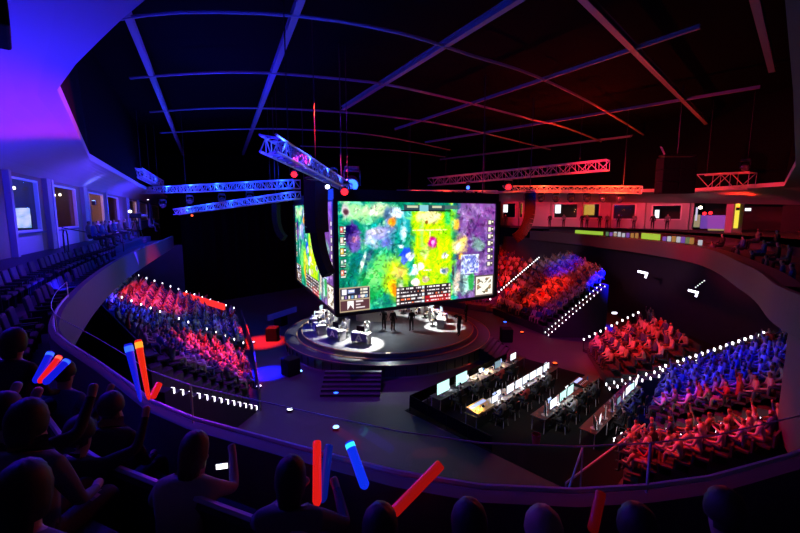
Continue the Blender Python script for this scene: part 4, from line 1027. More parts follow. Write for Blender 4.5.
for u, v, k in OPL:
    # operators sit on the near side of their desks, facing the stage
    vv = v + 1.55; r = {0: 'first', 1: 'first', 2: 'second', 3: 'second', 5: 'third', 7: 'rear'}.get(int(vv + .2), 'first'); cnt_[r] = cnt_.get(r, -1) + 1
    row_v = {'first': .85, 'second': 3.2, 'third': 5.5, 'rear': 7.6}[r]
    office_chair(u, row_v, 'chair at the %s desk row, %s from the left' % (r, ORD[cnt_[r]]))
    p = fo(u, row_v, .02); person(OPS[k], 'crew member seated at the %s desk row, %s from the left' % (r, ORD[cnt_[r]]), p, RZ, 'crew at the production desks', name='crew_member')
# clutter on the desks
rq = random.Random(21)
BOTM = [mat('bottle_clear', (.5, .55, .6), .15), mat('bottle_blue', (.05, .15, .5), .2), mat('mug_red', (.5, .06, .05), .35), mat('mug_white', (.8, .8, .78), .35)]
for k in range(30):
    row = k % 4; v_ = (0, 2.35, 4.7, 6.8)[row] + rq.uniform(-.28, .12); u_ = (.2, .8, 2.2, 3.)[row] + .9 * (k // 4) + rq.uniform(0, .3); m_ = rq.randrange(4)
    o = (MB().lathe([(.033, 0), (.035, .15), (.014, .19), (.014, .22)], n=12) if m_ < 2 else MB().lathe([(.038, 0), (.042, .1), (.036, .1), (.033, .01)], n=12)).build('water_bottle' if m_ < 2 else 'mug', BOTM[m_], None, True)
    o.location = fo(u_, v_, .757); tag(o, '%s on the %s desk row, %s small vessel from its left end' % (('clear bottle', 'blue bottle', 'red mug', 'white mug')[m_], ('first', 'second', 'third', 'rear')[row], ORD[k // 4]), 'bottle' if m_ < 2 else 'mug', 'bottles and mugs on the production desks')
for k in range(12):
    row = k % 3; v_ = (.0, 2.3, 4.62)[row] - .12; u_ = (3.3, 2.7, 3.5)[row] + 1.15 * (k // 3) + .3
    b = MB().rbox((0, 0, .012), (.44, .15, .022), .008); [b.box((0, -.045 + q * .03, .024), (.41, .02, .006)) for q in range(4)]
    o = b.build('keyboard', WHITE if k % 2 else GREY); o.location = fo(u_, v_, .757); o.rotation_euler = (0, 0, RZ + rq.uniform(-.15, .15)); tag(o, '%s keyboard on the %s desk row, %s keyboard from its left end' % ('white' if k % 2 else 'grey', ('first', 'second', 'third')[row], ORD[k // 3]), 'keyboard', 'keyboards on the production desks')
for u_, v_, k_, lab in ((2.5, 2.3, 1, 'bright laptop beside the first of the second-row monitors'), (8.1, 2.25, 1, 'laptop at the right end of the second desk row'), (3.55, 4.6, 3, 'bluish laptop between the white monitors and the pale green pair'), (5.6, 4.62, 1, 'bright laptop right of the pale green monitor pair'), (4.4, -.1, 1, 'bright laptop under the warm lamps of the first desk row'), (6.6, -.1, 3, 'bluish laptop near the right end of the first desk row')):
    laptop(u_, v_, k_, lab)
# handrails going down to the nearest right block
for a, c, lab in ((at_y(583, 446, 13.4), at_y(566, 497, 12.4), 'thin steep handrail in front of the nearest red block'), (at_y(645, 424, 15.5), at_y(566, 483, 13.), 'thin slanting handrail in front of the nearest red block')):
    t = thing('stair_handrail', lab, 'handrail', c); MB().tube([(0, 0, 0), a - c], .035, 8).build('rail', STEEL, t, True); MB().tube([(0, 0, 0), (0, 0, -c.z)], .03, 6).build('post', STEEL, t); MB().tube([a - c, Vector((a.x - c.x, a.y - c.y, -c.z))], .03, 6).build('post', STEEL, t)
# black crowd barrier round the desks
def barrier(a, c, label):
    a, c = Vector(a), Vector(c); t = thing('crowd_barrier', label, 'barrier', a); d = c - a; n = max(2, int(d.length / 1.2))
    MB().bar((0, 0, .55), d + V3(0, 0, .35), .05, .6).build('panel', MATTE, t); MB().tube([(0, 0, .7), d + V3(0, 0, .7)], .02, 6).build('top_rail', BLK, t)
    for i in range(n + 1): MB().box(d * (i / n) + V3(0, 0, .35), (.06, .06, .7)).build('post', BLK, t)
tag(MB().prism([tuple(fo(a, c_)[:2]) for a, c_ in ((-1.2, -1.2), (10.4, -1.2), (10.4, 8.6), (-1.2, 8.6))], 0, .012).build('dark_floor_sheet', MATTE), 'black sheet added to darken the floor under the production desks', 'mat')  # black sheet added so screen light does not grey the floor here
barrier(fo(-1.0, -1.0), fo(-1.1, 4.), 'low black barrier along the left end of the production desks'); barrier(fo(-1.0, -1.0), fo(8.6, -1.0), 'low black barrier between the stage and the production desks')
# floor speakers and floor lamps left of the stage
def sub(px, py, label, col=None):
    p = at_z(px, py, 0); t = thing('floor_speaker', label, 'loudspeaker', p, yaw_to(p, (SCX, SCY)))
    MB().rbox((0, 0, .55), (.9, .9, 1.1), .05).build('cabinet', BOXM, t); MB().rbox((0, -.46, .55), (.8, .03, .95), .02).build('grille', MATTE, t); return p
sub(273, 340, 'black floor speaker standing in the red pool of light left of the stage'); sub(291, 374, 'black floor speaker in the blue light at the near left of the stage')
sub(281, 325, 'black floor speaker at the far left edge of the stage'); sub(506, 341, 'black floor speaker beside the side steps right of the stage')
for k_, (px, py, c_, lab) in enumerate(((253, 342, 'white', 'small floor light glinting in the red pool left of the stage'), (259, 386, 'white', 'small floor light glinting in the blue pool left of the stage'), (555, 363, 'amber', 'orange floor lamp glowing right of the production desks'), (300, 371, 'cyan', 'small blue floor light at the near left of the stage'), (505, 322, 'blue', 'blue floor light below the far right stand'), (522, 332, 'amber', 'orange floor light below the far right stand'), (336, 393, 'blue', 'blue floor light on the front stage steps'), (336, 427, 'cyan', 'pale blue floor light on the dark floor before the stage'), (290, 409, 'white', 'white floor light on the floor left of the front stage steps'))):
    p = at_z(px, py, .12); t = thing('floor_light', lab, 'light', (p.x, p.y, .0)); 
    MB().rbox((0, 0, .06), (.3, .3, .12), .03).build('housing', BLK, t); MB().lathe([(.15, .12), (.13, .15), (0, .17)], n=14).build('lens', LENS[c_] if k_ > 1 else emis('lens_floor', (.75, .6, 1), 2.5), t, True)
# glowing bars put in for a soft red beam and a dim blue glow
for (a, c, m, lab) in ((at_z(184, 295, 2.6), at_z(224, 307, 2.6), emis('red_beam_glow', (1, .03, .02), 1.1), 'long red bar standing in for a soft beam above the left stand'), (at_z(268, 318, 1.4), at_z(296, 309, 1.4), emis('blue_glow', (.02, .03, .9), .12), 'blue bar standing in for a dim glow behind the left of the stage')):
    b = MB().bar(a, c, .18, .5); tag(b.build('beam_glow', m), lab, 'light glow')

# ================================================================== balcony: seats, people, fittings
def make_seat(label, group):
    t = thing('auditorium_seat', label, 'seat', (0, 0, 0), 0, group)
    MB().rbox((0, .02, .43), (.48, .44, .1), .04).build('seat', SEATM, t)
    MB().rbox((0, -.24, .68), (.48, .09, .56), .04, M=Matrix.Rotation(.18, 3, 'X')).build('backrest', SEATM, t)
    for sx in (-1, 1): MB().rbox((sx * .265, 0, .6), (.05, .4, .04), .012).box((sx * .265, 0, .3), (.03, .3, .6)).build('armrest', BLK, t)
    return t
SEAT0 = None; SEATPOS = []
def row_seats(i_from, i_to, d, z, rowlab, step=1, skip=()):
    global SEAT0
    n = 0
    acc = 0.; last = None; row = off(d, z)
    for i in range(i_from, i_to):
        p = row[i]
        if last is not None: acc += (p - last).length
        last = p
        if i == i_from or acc >= .6:
            acc = 0.; n += 1
            rz = math.atan2(NORM[i].x, -NORM[i].y); SEATPOS.append((p, rz))
            lab = 'empty blue seat in the %s, %s from its far end' % (rowlab, ORD[n - 1])
            if n > 26: break
            if (n - 1) in skip: continue
            if SEAT0 is None: t = SEAT0 = make_seat(lab, 'seats on the left balcony'); t.location = p; t.rotation_euler = (0, 0, rz)
            else: dup(SEAT0, p, rz, lab, 'seats on the left balcony')
iL0, iL1 = nearest(-18, 30), nearest(-6.2, 7.2)
row_seats(iL0 + 8, iL1 - 4, 1.65, 7.65, 'middle row of the left balcony'); row_seats(iL0 + 14, iL1, .7, 7.2, 'bottom row of the left balcony')
# long curved rows of seats in the foreground (each one continuous bench back)
def bench_row(i0_, i1_, d, z, label):
    t = thing('curved_bench', label, 'bench', (0, 0, 0))
    A = off(d, z)[i0_:i1_]; NN = NORM[i0_:i1_]
    def sweep(prof, nm, m):
        b = MB(); rows = [[p + n_ * o + V3(0, 0, h) for p, n_ in zip(A, NN)] for o, h in prof]
        for r0, r1 in zip(rows, rows[1:] + rows[:1]): b.strip(r0, r1)
        b.build(nm, m, t, True)
    sweep(((-.22, .40), (.24, .40), (.24, .47), (-.22, .47)), 'seat', SEATM); sweep(((.22, .45), (.30, .45), (.38, .92), (.36, .96), (.31, .92)), 'backrest', SEATM)
    MB().tube([p + n_ * .345 + V3(0, 0, .97) for p, n_ in zip(A, NN)], .026, 6).build('rim_catcher', STEEL, t, True)  # pale rail added to catch blue light as a rim
    for q in range(0, len(A), 4): MB().bar(A[q] + V3(0, 0, 0), A[q] + V3(0, 0, .4), .05, .35).build('support', BLK, t)
    return t
bench_row(nearest(-5.5, 6.4), nearest(3.6, 3.6), .55, 7.2, 'long curved blue bench in the front row of the foreground balcony')
bench_row(nearest(-5.2, 6.2), nearest(3.2, 3.5), 1.5, 7.65, 'long curved blue bench in the second row of the foreground balcony')
bench_row(nearest(-5.2, 6.2), nearest(-1.2, 3.5), 2.35, 8.1, 'curved blue bench in the third row at the lower left')
# loop handrails by the left wall
def loop_rail(px, label, n=1.6, h=.95, wd=.55):
    c = wp(s_at(px), n, ZF); t = thing('loop_handrail', label, 'handrail', c, math.atan2(DW.y, DW.x))
    MB().tube([(-wd / 2, 0, 0), (-wd / 2, 0, h * .8), (-wd / 2 + .1, 0, h), (wd / 2 - .1, 0, h), (wd / 2, 0, h * .8), (wd / 2, 0, 0)], .028, 8).build('rail', BLK, t, True)
loop_rail(23, 'dark loop handrail before the first left window', 1.3); loop_rail(87, 'dark loop handrail beside the blue-lit left column', 1.2)
a_ = wp(s_at(47), .5, ZF + 1.); b_ = wp(s_at(60), 2.6, ZF + .3); t = thing('stair_handrail', 'dark slanting handrail between the first two left windows', 'handrail', wp(s_at(47), .5, ZF))
MB().tube([(0, 0, 0), a_ - t.location, b_ - t.location, Vector((b_.x, b_.y, b_.z - .7)) - t.location], .028, 8).build('rail', BLK, t, True)
# lamps inside the left rooms, a lit screen, and the column uplights
CAN = emis('ceiling_can_light', (1, .9, .7), 5)
for px, n_, lab in ((14, -.9, 'small ceiling spot in the first left room, left one'), (22, -.9, 'small ceiling spot in the first left room, right one'), (54.5, -.9, 'small ceiling spot in the second left room, left one'), (60, -.9, 'small ceiling spot in the second left room, right one'), (110, -1.2, 'small ceiling spot in the fourth left room')):
    c = wall_hit(px, {14: 189, 22: 190, 54.5: 196, 60: 195.5, 110: 202}[px], n_); tag(MB().lathe([(0, .12), (.05, .1), (.06, 0), (0, -.03)], c, 12).build('ceiling_spot', CAN), lab, 'light')
s_ = s_at(46) - .35; r_ = ray(18.5, 218); c = EYE + r_ * (((W0 + DW * s_) - EYE).dot(DW) / r_.dot(DW)); t = thing('wall_screen', 'bright greenish television screen behind the first left window', 'television', c, math.atan2(DW.y, DW.x) - PI / 2)
MB().rbox((0, .03, .0), (.95, .05, 1.0), .02).build('casing', BLK, t)
def tv_mat():
    m = bpy.data.materials.new('television_picture'); m.use_nodes = True; nt = m.node_tree; bs = nt.nodes['Principled BSDF']
    nz = nt.nodes.new('ShaderNodeTexNoise'); nz.inputs['Scale'].default_value = 3.; tc = nt.nodes.new('ShaderNodeTexCoord'); cr = nt.nodes.new('ShaderNodeValToRGB')
    cr.color_ramp.elements[0].color = (.1, .4, .15, 1); cr.color_ramp.elements[0].position = .35; cr.color_ramp.elements[1].color = (.95, 1, .85, 1); cr.color_ramp.elements[1].position = .58
    nt.links.new(tc.outputs['Object'], nz.inputs['Vector']); nt.links.new(nz.outputs['Fac'], cr.inputs[0]); nt.links.new(cr.outputs[0], bs.inputs['Emission Color']); bs.inputs['Emission Strength'].default_value = .75; return m
MB().box((0, -.002, 0), (.86, .006, .9)).build('display', tv_mat(), t)
def uplight(c, lens, label, face):
    t = thing('wall_uplight', label, 'light', c, face); MB().rbox((0, 0, 0), (.22, .2, .26), .03).build('housing', BLK, t); MB().lathe([(.1, .13), (.08, .15), (0, .16)], n=14).build('lens', lens, t, True)
uplight(wp(s_at(84), .55, EZ + .75), LENS['cyan'], 'blue uplight fixed high on the left column', math.atan2(DW.y, DW.x))
pcu = Vector((pc.x - .3, pc.y - .65, EZ + .55)); uplight(pcu, LENS['red'], 'red uplight fixed on the right-hand pier', 0)
uplight(at_y(148, 201, 44), emis('lens_pale', (.8, .8, 1), 9), 'white crescent lamp high on the far left wall', 0)
# things seen along the right concourse
GOLDW = emis('curtain_glow', (.75, .45, .06), .75); WHT = emis('white_lit_panel', (.9, .95, 1), 1.6)
def panel_at(px, py, Y, w_, h_, m, name, label, cat, d=.08):
    p = at_y(px, py, Y); o = MB().rbox((0, 0, 0), (w_, d, h_), .02).build(name, m); o.location = p; o.rotation_euler = (0, 0, angr); return tag(o, label, cat)
def yr(px, n=-2.5): s = sr_at(px); return rp(s, n, 0).y
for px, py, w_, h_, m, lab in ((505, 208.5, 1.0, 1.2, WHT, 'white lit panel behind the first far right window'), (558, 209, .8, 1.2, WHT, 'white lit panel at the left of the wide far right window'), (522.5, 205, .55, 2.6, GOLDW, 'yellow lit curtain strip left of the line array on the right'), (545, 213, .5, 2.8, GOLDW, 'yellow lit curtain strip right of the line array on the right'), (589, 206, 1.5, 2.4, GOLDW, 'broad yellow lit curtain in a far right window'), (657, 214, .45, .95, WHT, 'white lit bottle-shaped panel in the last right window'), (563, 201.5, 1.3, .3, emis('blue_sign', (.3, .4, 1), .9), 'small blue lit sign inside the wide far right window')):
    panel_at(px, py, yr(px, -1.5), w_, h_, m, 'glow_panel', lab, 'lit panel')  # curtains and panels get their lit look from emission
panel_at(736.8, 216, 36.5, .32, 2.2, emis('yellow_strip', (.85, .75, .05), 1.), 'strip_lamp', 'vertical yellow strip lamp on the right-hand pier', 'light')
panel_at(748, 209.5, 33, .38, .22, WHT, 'exit_sign', 'small bluish white lit box under the right soffit', 'lit sign')
for px, py, lab in ((704.5, 213.5, 'left red lamp in the bar bay left of the right-hand pier'), (710.5, 213, 'right red lamp in the bar bay left of the right-hand pier'), (700.5, 207.5, 'white lamp at the top left of the bar bay')):
    p = at_y(px, py, 40); tag(MB().lathe([(0, -.17), (.14, -.1), (.17, 0), (.14, .1), (0, .17)], p, 12).build('globe_lamp', LENS['red'] if 'red' in lab else CAN, None, True), lab, 'light')
for px, py, w_, h_, c_, lab in ((713, 222, 2.0, 1.3, (.16, .05, .42), 'violet lit back panel of the bar'), (697, 221, .5, 1.2, (.22, .28, .15), 'pale greenish lit figure panel at the bar'), (720, 228, 1.9, .5, (.42, .30, .10), 'warm lit bar counter front'), (696.5, 214, .16, 1.3, (.6, .65, .9), 'thin white vertical light in the bar bay')):
    panel_at(px, py, 39, w_, h_, emis('bar_' + lab.split()[0], c_, .8), 'glow_panel', lab, 'lit panel')  # lit look of the bar surfaces is put in as emission
# bright things on the right-hand parapet
iR = nearest(*KEY[-2])
def on_ledge(px, w_, h_, m, name, label, cat, d=.14):
    best = min(range(ia, len(PATH)), key=lambda i: abs(400 + 400 * PATH[i].x / PATH[i].y - px)); p = PATH[best] + NORM[best] * .35; q = PATH[min(best + 1, len(PATH) - 1)] - PATH[best]
    o = MB().rbox((0, 0, h_ / 2), (w_, d, h_), .03).build(name, m); o.location = (p.x, p.y, 8.16); o.rotation_euler = (0, 0, math.atan2(q.y, q.x)); return tag(o, label, cat)
MB().strip(off(.1, 8.1)[ia:], off(.7, 8.1)[ia:]).strip(off(.7, 8.1)[ia:], off(.7, 7.9)[ia:]).build('trim_41', FASCIA)['kind'] = 'structure'
LG = emis('lime_banner', (.38, .62, .05), .85)
on_ledge(586, 4.6, .36, LG, 'lime_banner', 'long lime green lit banner on the far right parapet', 'banner'); on_ledge(646, 2.3, .5, LG, 'lime_banner', 'short lime green lit banner on the right parapet near the pink wall', 'banner')
rr = random.Random(9)
GL = [emis('sparkle_white', (.75, .8, .9), .55), emis('sparkle_violet', (.3, .12, .7), .5), emis('sparkle_green', (.15, .45, .2), .35), emis('sparkle_amber', (.8, .4, .1), .4)]  # emission colours of blocks that stand in for sparkles along the ledge
for k_, px in enumerate((603, 606, 610, 613, 617, 621, 625, 629, 633, 658, 662, 666, 670, 674, 677, 680, 684, 687, 696)):
    t = on_ledge(px, .22, .32 + .14 * rr.random(), GL[rr.randrange(4)], 'sparkle_block', 'small glowing bottle-like block on the right parapet, %s in line from the far end' % ORD[k_], 'bottle', .2); t['group'] = 'sparkle blocks on the right parapet'

# people on the balconies ----------------------------------------------
def seat_person(px, py, zfloor, me, label, rz=None, group=None, hz=1.25):
    p = at_z(px, py, zfloor + hz); 
    return person(me, label, (p.x, p.y, zfloor), rz if rz is not None else yaw_to(p, (SCX, SCY)), group)
BP = [body_mesh(SEATED, None, cloth=c, trous=1, skin=c % 3, hair=0) for c in (1, 2, 3)] + [body_mesh(STAND, None, cloth=c, trous=1, skin=c % 3) for c in (2, 1)]
for k_, (px, py, i) in enumerate(((90, 241, 0), (95, 239, 2), (99, 242, 1), (103, 238, 2), (107, 241, 0), (111, 237, 1), (115, 240, 2), (120, 236, 0), (126, 238, 1), (150, 231, 0), (155, 232, 2))):
    p = wall_hit(px, py, 1.5 + .5 * (k_ % 2)); person(BP[i], 'guest seated under the left windows, %s from the nearest one' % ORD[k_], (p.x, p.y, 8.6), math.atan2(-NW.x, NW.y), 'guests under the left windows')
for k_, (px, d, st_) in enumerate(((712, .8, 0), (724, 1.6, 1), (738, .8, 0), (745, 1.7, 2), (752, .8, 1), (757, 2.4, 0), (765, 1.6, 2), (770, .8, 0), (778, 1.6, 1), (784, .8, 2), (790, 1.6, 0), (775, 2.4, 1), (797, .8, 2))):
    best = min(range(nearest(8, 6), ia + 30), key=lambda i: abs(400 + 400 * (PATH[i].x + NORM[i].x * d) / max(1, PATH[i].y + NORM[i].y * d) - px) + (50 if PATH[i].y < 9 else 0)); p = off(d, 0)[best]; z = 7.2 if d < 1 else 7.65 if d < 2 else 8.1
    person(BP[[0, 1, 2][st_]], 'guest seated on the right balcony in the %s row, %s from the pier' % ('bottom' if d < 1 else 'middle' if d < 2 else 'top', ORD[k_]), (p.x, p.y, z), yaw_to(p, (SCX, SCY)), 'guests on the right balcony')
for k_, px in enumerate((512, 535, 560, 570, 590, 597, 606, 615, 628, 640, 660, 676)):
    s = sr_at(px); p = rp(s, 1.6 + (k_ % 3) * .5, 8.6); person(BP[3 + k_ % 2], 'guest standing before the far right windows, %s from the left' % ORD[k_], p, math.atan2(NR.x, -NR.y) + PI, 'guests on the far right concourse')
# camera crew stand on the far left balcony
p = at_z(137, 236, 8.7); t = thing('broadcast_camera', 'dark broadcast camera on a tripod at the far end of the left balcony', 'camera', (p.x, p.y, 8.6), -.8)
MB().rbox((0, 0, 1.55), (.3, .7, .34), .04).build('body', BLK, t); MB().tube([(0, .35, 1.55), (0, .75, 1.55)], .1, 12).build('lens', GREY, t)
for a in (0, 2.1, 4.2): MB().tube([(0, 0, 1.4), (.5 * math.cos(a), .5 * math.sin(a), 0)], .03, 6).build('tripod_leg', BLK, t)
MB().lathe([(0, -.1), (.11, -.05), (.12, .05), (0, .1)], (0, -.3, 1.85), 12).build('tally_lamp', emis('tally_lamp', (.9, .95, 1), 4), t, True)
# black fixture in the upper left corner
p = at_y(6, -8, 4.3); t = thing('ceiling_fixture', 'dark box-shaped fixture under the soffit in the upper left corner', 'fixture', p, .75)
MB().rbox((-.55, 0, .1), (1.1, .8, 1.1), .03).build('body', MATTE, t)

# ---- foreground fans ---------------------------------------------------
def fg(over, label, px, py, zf, rz=None, cloth=2, skin=0, hairlen=0., fing=None, hz=1.25, hairc=0, base=SEATED, hand=None):
    me = body_mesh(base, over, skin=skin, hair=hairc, cloth=cloth, trous=1, sub=2, fingers=fing, face=True)
    for _ in range(12):
        p = at_z(px, py, zf + hz); rz_ = yaw_to(p, (SCX, SCY)) if rz is None else rz
        if not hand: break
        J = dict(base); J.update(over or {}); q_ = project(Matrix.Translation((p.x, p.y, zf)) @ Matrix.Rotation(rz_, 4, 'Z') @ Vector(J[hand[0]])); px += (hand[1] - q_[0]) * .6; py += (hand[2] - q_[1]) * .6
    rz = rz_
    ip = nearest(p.x, p.y); dd = (Vector((p.x, p.y, 0)) - Vector((PATH[ip].x, PATH[ip].y, 0))).dot(NORM[ip])
    if dd < .68 and not hand: p = p + NORM[ip] * (.68 - dd)
    o = person(me, label, (p.x, p.y, zf), rz); hair_part(me, o, HAIR[hairc], hairlen)
    hd, fw, hc = Vector(me['hd']), Vector(me['fw']), Vector(me['hc']); sd_ = fw.cross(hd)
    for s in (-1, 1):
        e_ = MB().lathe([(0, -.012), (.009, -.007), (.012, 0), (.009, .007), (0, .012)], hc + fw * .088 + sd_ * (s * .033) + hd * .012, 8).build('eye', mat('eye_white', (.8, .8, .8), .2), o, True)
    MB().bar(hc + fw * .098 - sd_ * .024 - hd * .055, hc + fw * .098 + sd_ * .024 - hd * .055, .012, .012).build('mouth', mat('lips', (.45, .16, .14), .5), o)
    o['fgrz'] = rz; return o
def hand_world(o, which, base): 
    return Matrix.Translation(o.location) @ Matrix.Rotation(o.rotation_euler.z, 4, 'Z') @ Vector(base[which])
UPR = dict(eR=(.34, .18, 1.06), wR=(.30, .36, 1.24), hR=(.29, .41, 1.33))
UPL = dict(eL=(-.34, .18, 1.06), wL=(-.30, .36, 1.24), hL=(-.29, .41, 1.33))
def fr(o, v):  # person-local to world
    return Matrix.Translation(o.location) @ Matrix.Rotation(o.rotation_euler.z, 4, 'Z') @ Vector(v)
def at_dist(px, py, near):
    d = ray(px, py); t = (near - EYE).dot(d) / d.length_squared; return EYE + d * t
def stick(a, c, r, col, es, label, tipcol=None, tap=1.):
    """inflated cheering stick that glows from a lamp inside its far end"""
    a, c = Vector(a), Vector(c); d = c - a; L = d.length; d.normalize()
    t = thing('cheering_stick', label, 'cheering stick', a)
    prof = [(r * .3 * tap, 0), (r * .7 * tap, L * .03), (r * tap, L * .08), (r * (1 + tap) / 2, L * .5), (r, L * .93), (r * .97, L * .985), (r * .8, L), (0, L)]
    m = bpy.data.materials.new('stick_film'); m.use_nodes = True; nt = m.node_tree; bs = nt.nodes['Principled BSDF']; bs.inputs['Base Color'].default_value = (*[.02 + .25 * x for x in col], 1); bs.inputs['Roughness'].default_value = .25
    bs.inputs['Emission Color'].default_value = (*col, 1); bs.inputs['Emission Strength'].default_value = es
    MB().lathe(prof, (0, 0, 0), 16, axis=tuple(d)).build('tube', m, t, True)
    if tipcol:
        MB().lathe([(r * 1.02, L * .86), (r * 1.03, L * .955), (r * .75, L * .99), (0, L * 1.01)], (0, 0, 0), 16, axis=tuple(d)).build('lamp_tip', emis('stick_tip_' + label[:9], tipcol, 1.6), t, True)
    return t
SB_, SR_ = (.006, .012, .9), (.9, .012, .008)
P2h = dict(eL=(-.30, .12, .86), wL=(-.05, .36, .95), hL=(.03, .42, 1.0), eR=(.34, .14, .84), wR=(.24, .40, .92), hR=(.20, .46, .98))
P2 = fg(P2h, 'person with dark hair seen from behind, holding a red and a blue stick', 290, 484, 7.2, cloth=1, hairlen=.16, fing=dict(L=.9, R=.9))
h1 = fr(P2, P2h['hR'])
P1h = dict(sp=(0, .03, .74), ch=(.02, .10, .94), nk=(.03, .15, 1.07), jaw=(.04, .21, 1.15), cr=(.04, .20, 1.27), eR=(.30, .28, .88), wR=(.20, .50, 1.02), hR=(.16, .56, 1.08), eL=(-.3, .2, .8), wL=(-.12, .46, .92), hL=(-.02, .52, 1.02))
P1 = fg(P1h, 'person in a cream top leaning forward and raising a lit phone', 172, 466, 7.2, cloth=5, skin=2, hairlen=.2, fing=dict(R=.6, L=.6), hairc=1)
P3 = fg(UPL, 'person at the left raising one arm to hold a slanting fan of sticks', 50, 432, 7.65, cloth=1, fing=dict(L=.8), hairlen=.1, hand=('hL', 40, 386))
P4 = fg(None, 'person in a grey top low in the left corner', 20, 500, 7.65, cloth=1, skin=2, hairlen=.2, hairc=0)
P5 = fg(UPL, 'dark-haired person in the front row left of the upright stick pair', 112, 410, 7.2, cloth=2, fing=dict(L=.5))
P6 = fg(UPR, 'dark-haired person in the front row below the upright stick pair', 140, 440, 7.2, cloth=2, fing=dict(R=.9), hand=('hR', 147, 405))
P7 = fg(None, 'dark silhouetted person in the front row just beyond the fan of sticks', 78, 372, 7.2, cloth=3)
P8 = fg(dict(UPL, **UPR), 'person at the left edge raising both arms', 0, 420, 7.65, cloth=2, fing=dict(L=.3, R=.3), skin=2)
P9 = fg(None, 'dark silhouetted person in the front row holding a tilted red stick', 380, 538, 7.2, cloth=2, fing=dict(R=.9))
P10 = fg(None, 'dark silhouetted person in the front row at the bottom centre', 470, 533, 7.2, cloth=2, hairlen=.1)
P11 = fg(None, 'fair-haired person low at the bottom edge right of centre', 545, 541, 7.2, cloth=1, hairc=2, skin=2)
P12 = fg(None, 'dark silhouetted person at the bottom right holding a dim red stick', 640, 538, 7.2, cloth=2, fing=dict(L=.9))
P13 = fg(None, 'dark silhouetted person in the lower right corner', 728, 520, 7.2, cloth=2)
P14 = fg(None, 'person in the second row at the very left edge, head turned to the stage', 12, 345, 7.65, cloth=2, hairlen=.15)
# sticks (ends found along sight lines at the holder's distance)
def st2(px0, py0, px1, py1, near, r, col, es, lab, tip=None, tap=1.): 
    a = at_dist(px0, py0, near); c = at_dist(px1, py1, near + (near - EYE).normalized() * .1); return stick(a, c, r, col, es, lab, tip, tap)
n3 = fr(P3, UPL['hL'])
q = at_dist(38, 381, n3)
st2(35, 383, 51, 352, n3, .025, SB_, .75, 'blue stick on the left of the slanting fan of three', (.03, .12, 1))
st2(39, 383, 60, 356, n3 - Vector((.0, .05, 0)),   .021, SR_, .9, 'red stick in the middle of the slanting fan of three', (1, .12, .05))
st2(44, 384, 68, 360, n3 - Vector((.0, .1, 0)), .025, SB_, .75, 'blue stick with a pale tip on the right of the slanting fan', (.06, .45, 1))
n6 = fr(P6, UPR['hR'])
st2(141, 402, 128, 344, n6, .034, SB_, .7, 'blue stick standing almost upright beside the orange one', (.03, .2, 1), .45)
st2(149, 400, 138, 340, n6 + Vector((.03, -.04, 0)), .030, (.9, .02, .006), .9, 'orange red stick standing almost upright beside the blue one', (1, .3, .02), .6)
st2(152, 398, 159, 384, n6 + Vector((.08, .05, 0)), .03, SR_, .7, 'short red stick end by the bright stair lights')
st2(317, 507, 317, 441, h1, .034, SR_, .75, 'upright red stick held by the dark-haired person')
st2(322, 503, 329, 445, h1 + Vector((.03, .08, 0)), .036, (.004, .015, .4), .4, 'upright dim blue stick held beside the red one')
st2(366, 489, 349, 442, h1 + Vector((.3, -.12, 0)), .038, (.004, .03, .9), .9, 'bright blue stick leaning left with a pale cyan tip', (.03, .6, 1))
st2(390, 516, 441, 464, fr(P9, SEATED['hR']), .040, SR_, .30, 'red stick leaning right at the bottom centre')
st2(592, 533, 601, 492, fr(P12, SEATED['hL']), .036, SR_, .05, 'dim dark red stick near the bottom right')
o_ = at_dist(222, 466, fr(P1, (P1h['hR']))); t = thing('smartphone', 'smartphone with a bright white screen held up in the dark foreground', 'phone', o_, .25)
MB().rbox((0, 0, 0), (.095, .010, .055), .006).build('casing', BLK, t); MB().box((0, -.0058, 0), (.088, .001, .046)).build('display', emis('phone_display', (.9, .93, 1), 3), t)
p = at_y(535, 481, 3.4); t = thing('drink_cup', 'small red cup standing by the rail at the bottom centre', 'cup', (p.x, p.y + .02, 8.12)); MB().lathe([(.03, 0), (.04, .1), (.037, .1), (.028, .01)], n=16).build('cup', mat('red_cup', (.6, .05, .06), .4), t, True)
# ================================================================== light
RED = (1, .014, .006); BLUE = (.004, .004, 1)
# overall faint violet wash from the roof
area((0, 30, ZC - .4), (0, 30, 0), (.30, .01, .55), 260, 24, 24)
# pools on the floor
def pool(px, py, col, pw, ang_, src, z=0): spot(src, at_z(px, py, z), col, pw, ang_, .7)
pool(262, 342, RED, 220000, 14, (-12, 30, 17)); pool(268, 373, BLUE, 400000, 11, (-9, 26, 15)); pool(592, 327, BLUE, 200000, 14, (17, 28, 15)); pool(484, 300, RED, 60000, 22, (8, 28, 17)); pool(540, 345, (.5, .01, .4), 9000, 40, (9, 26, 17)); pool(300, 400, (.3, .01, .8), 8000, 62, (-6, 20, 17))
# white spots under the cube on the desks of the teams
for x, y, wch in PODS:
    r_ = math.hypot(x - SCX, y - SCY); f_ = (r_ - 1.2) / r_
    spot((SCX + (x - SCX) * f_, SCY + (y - SCY) * f_, ZBOT - .3), (x + (x - SCX) / r_ * .25, y + (y - SCY) / r_ * .25, 1.2), (1, .97, .92), 3600 if (x, y, wch) in (PODS[0], PODS[5]) else 1300, 54 if (x, y, wch) == PODS[0] else 48, .2, .05)
spot((SCX, SCY - 1, ZBOT - .3), (SCX, SCY - 3, 1.2), (.8, .9, 1), 450, 150, .8)
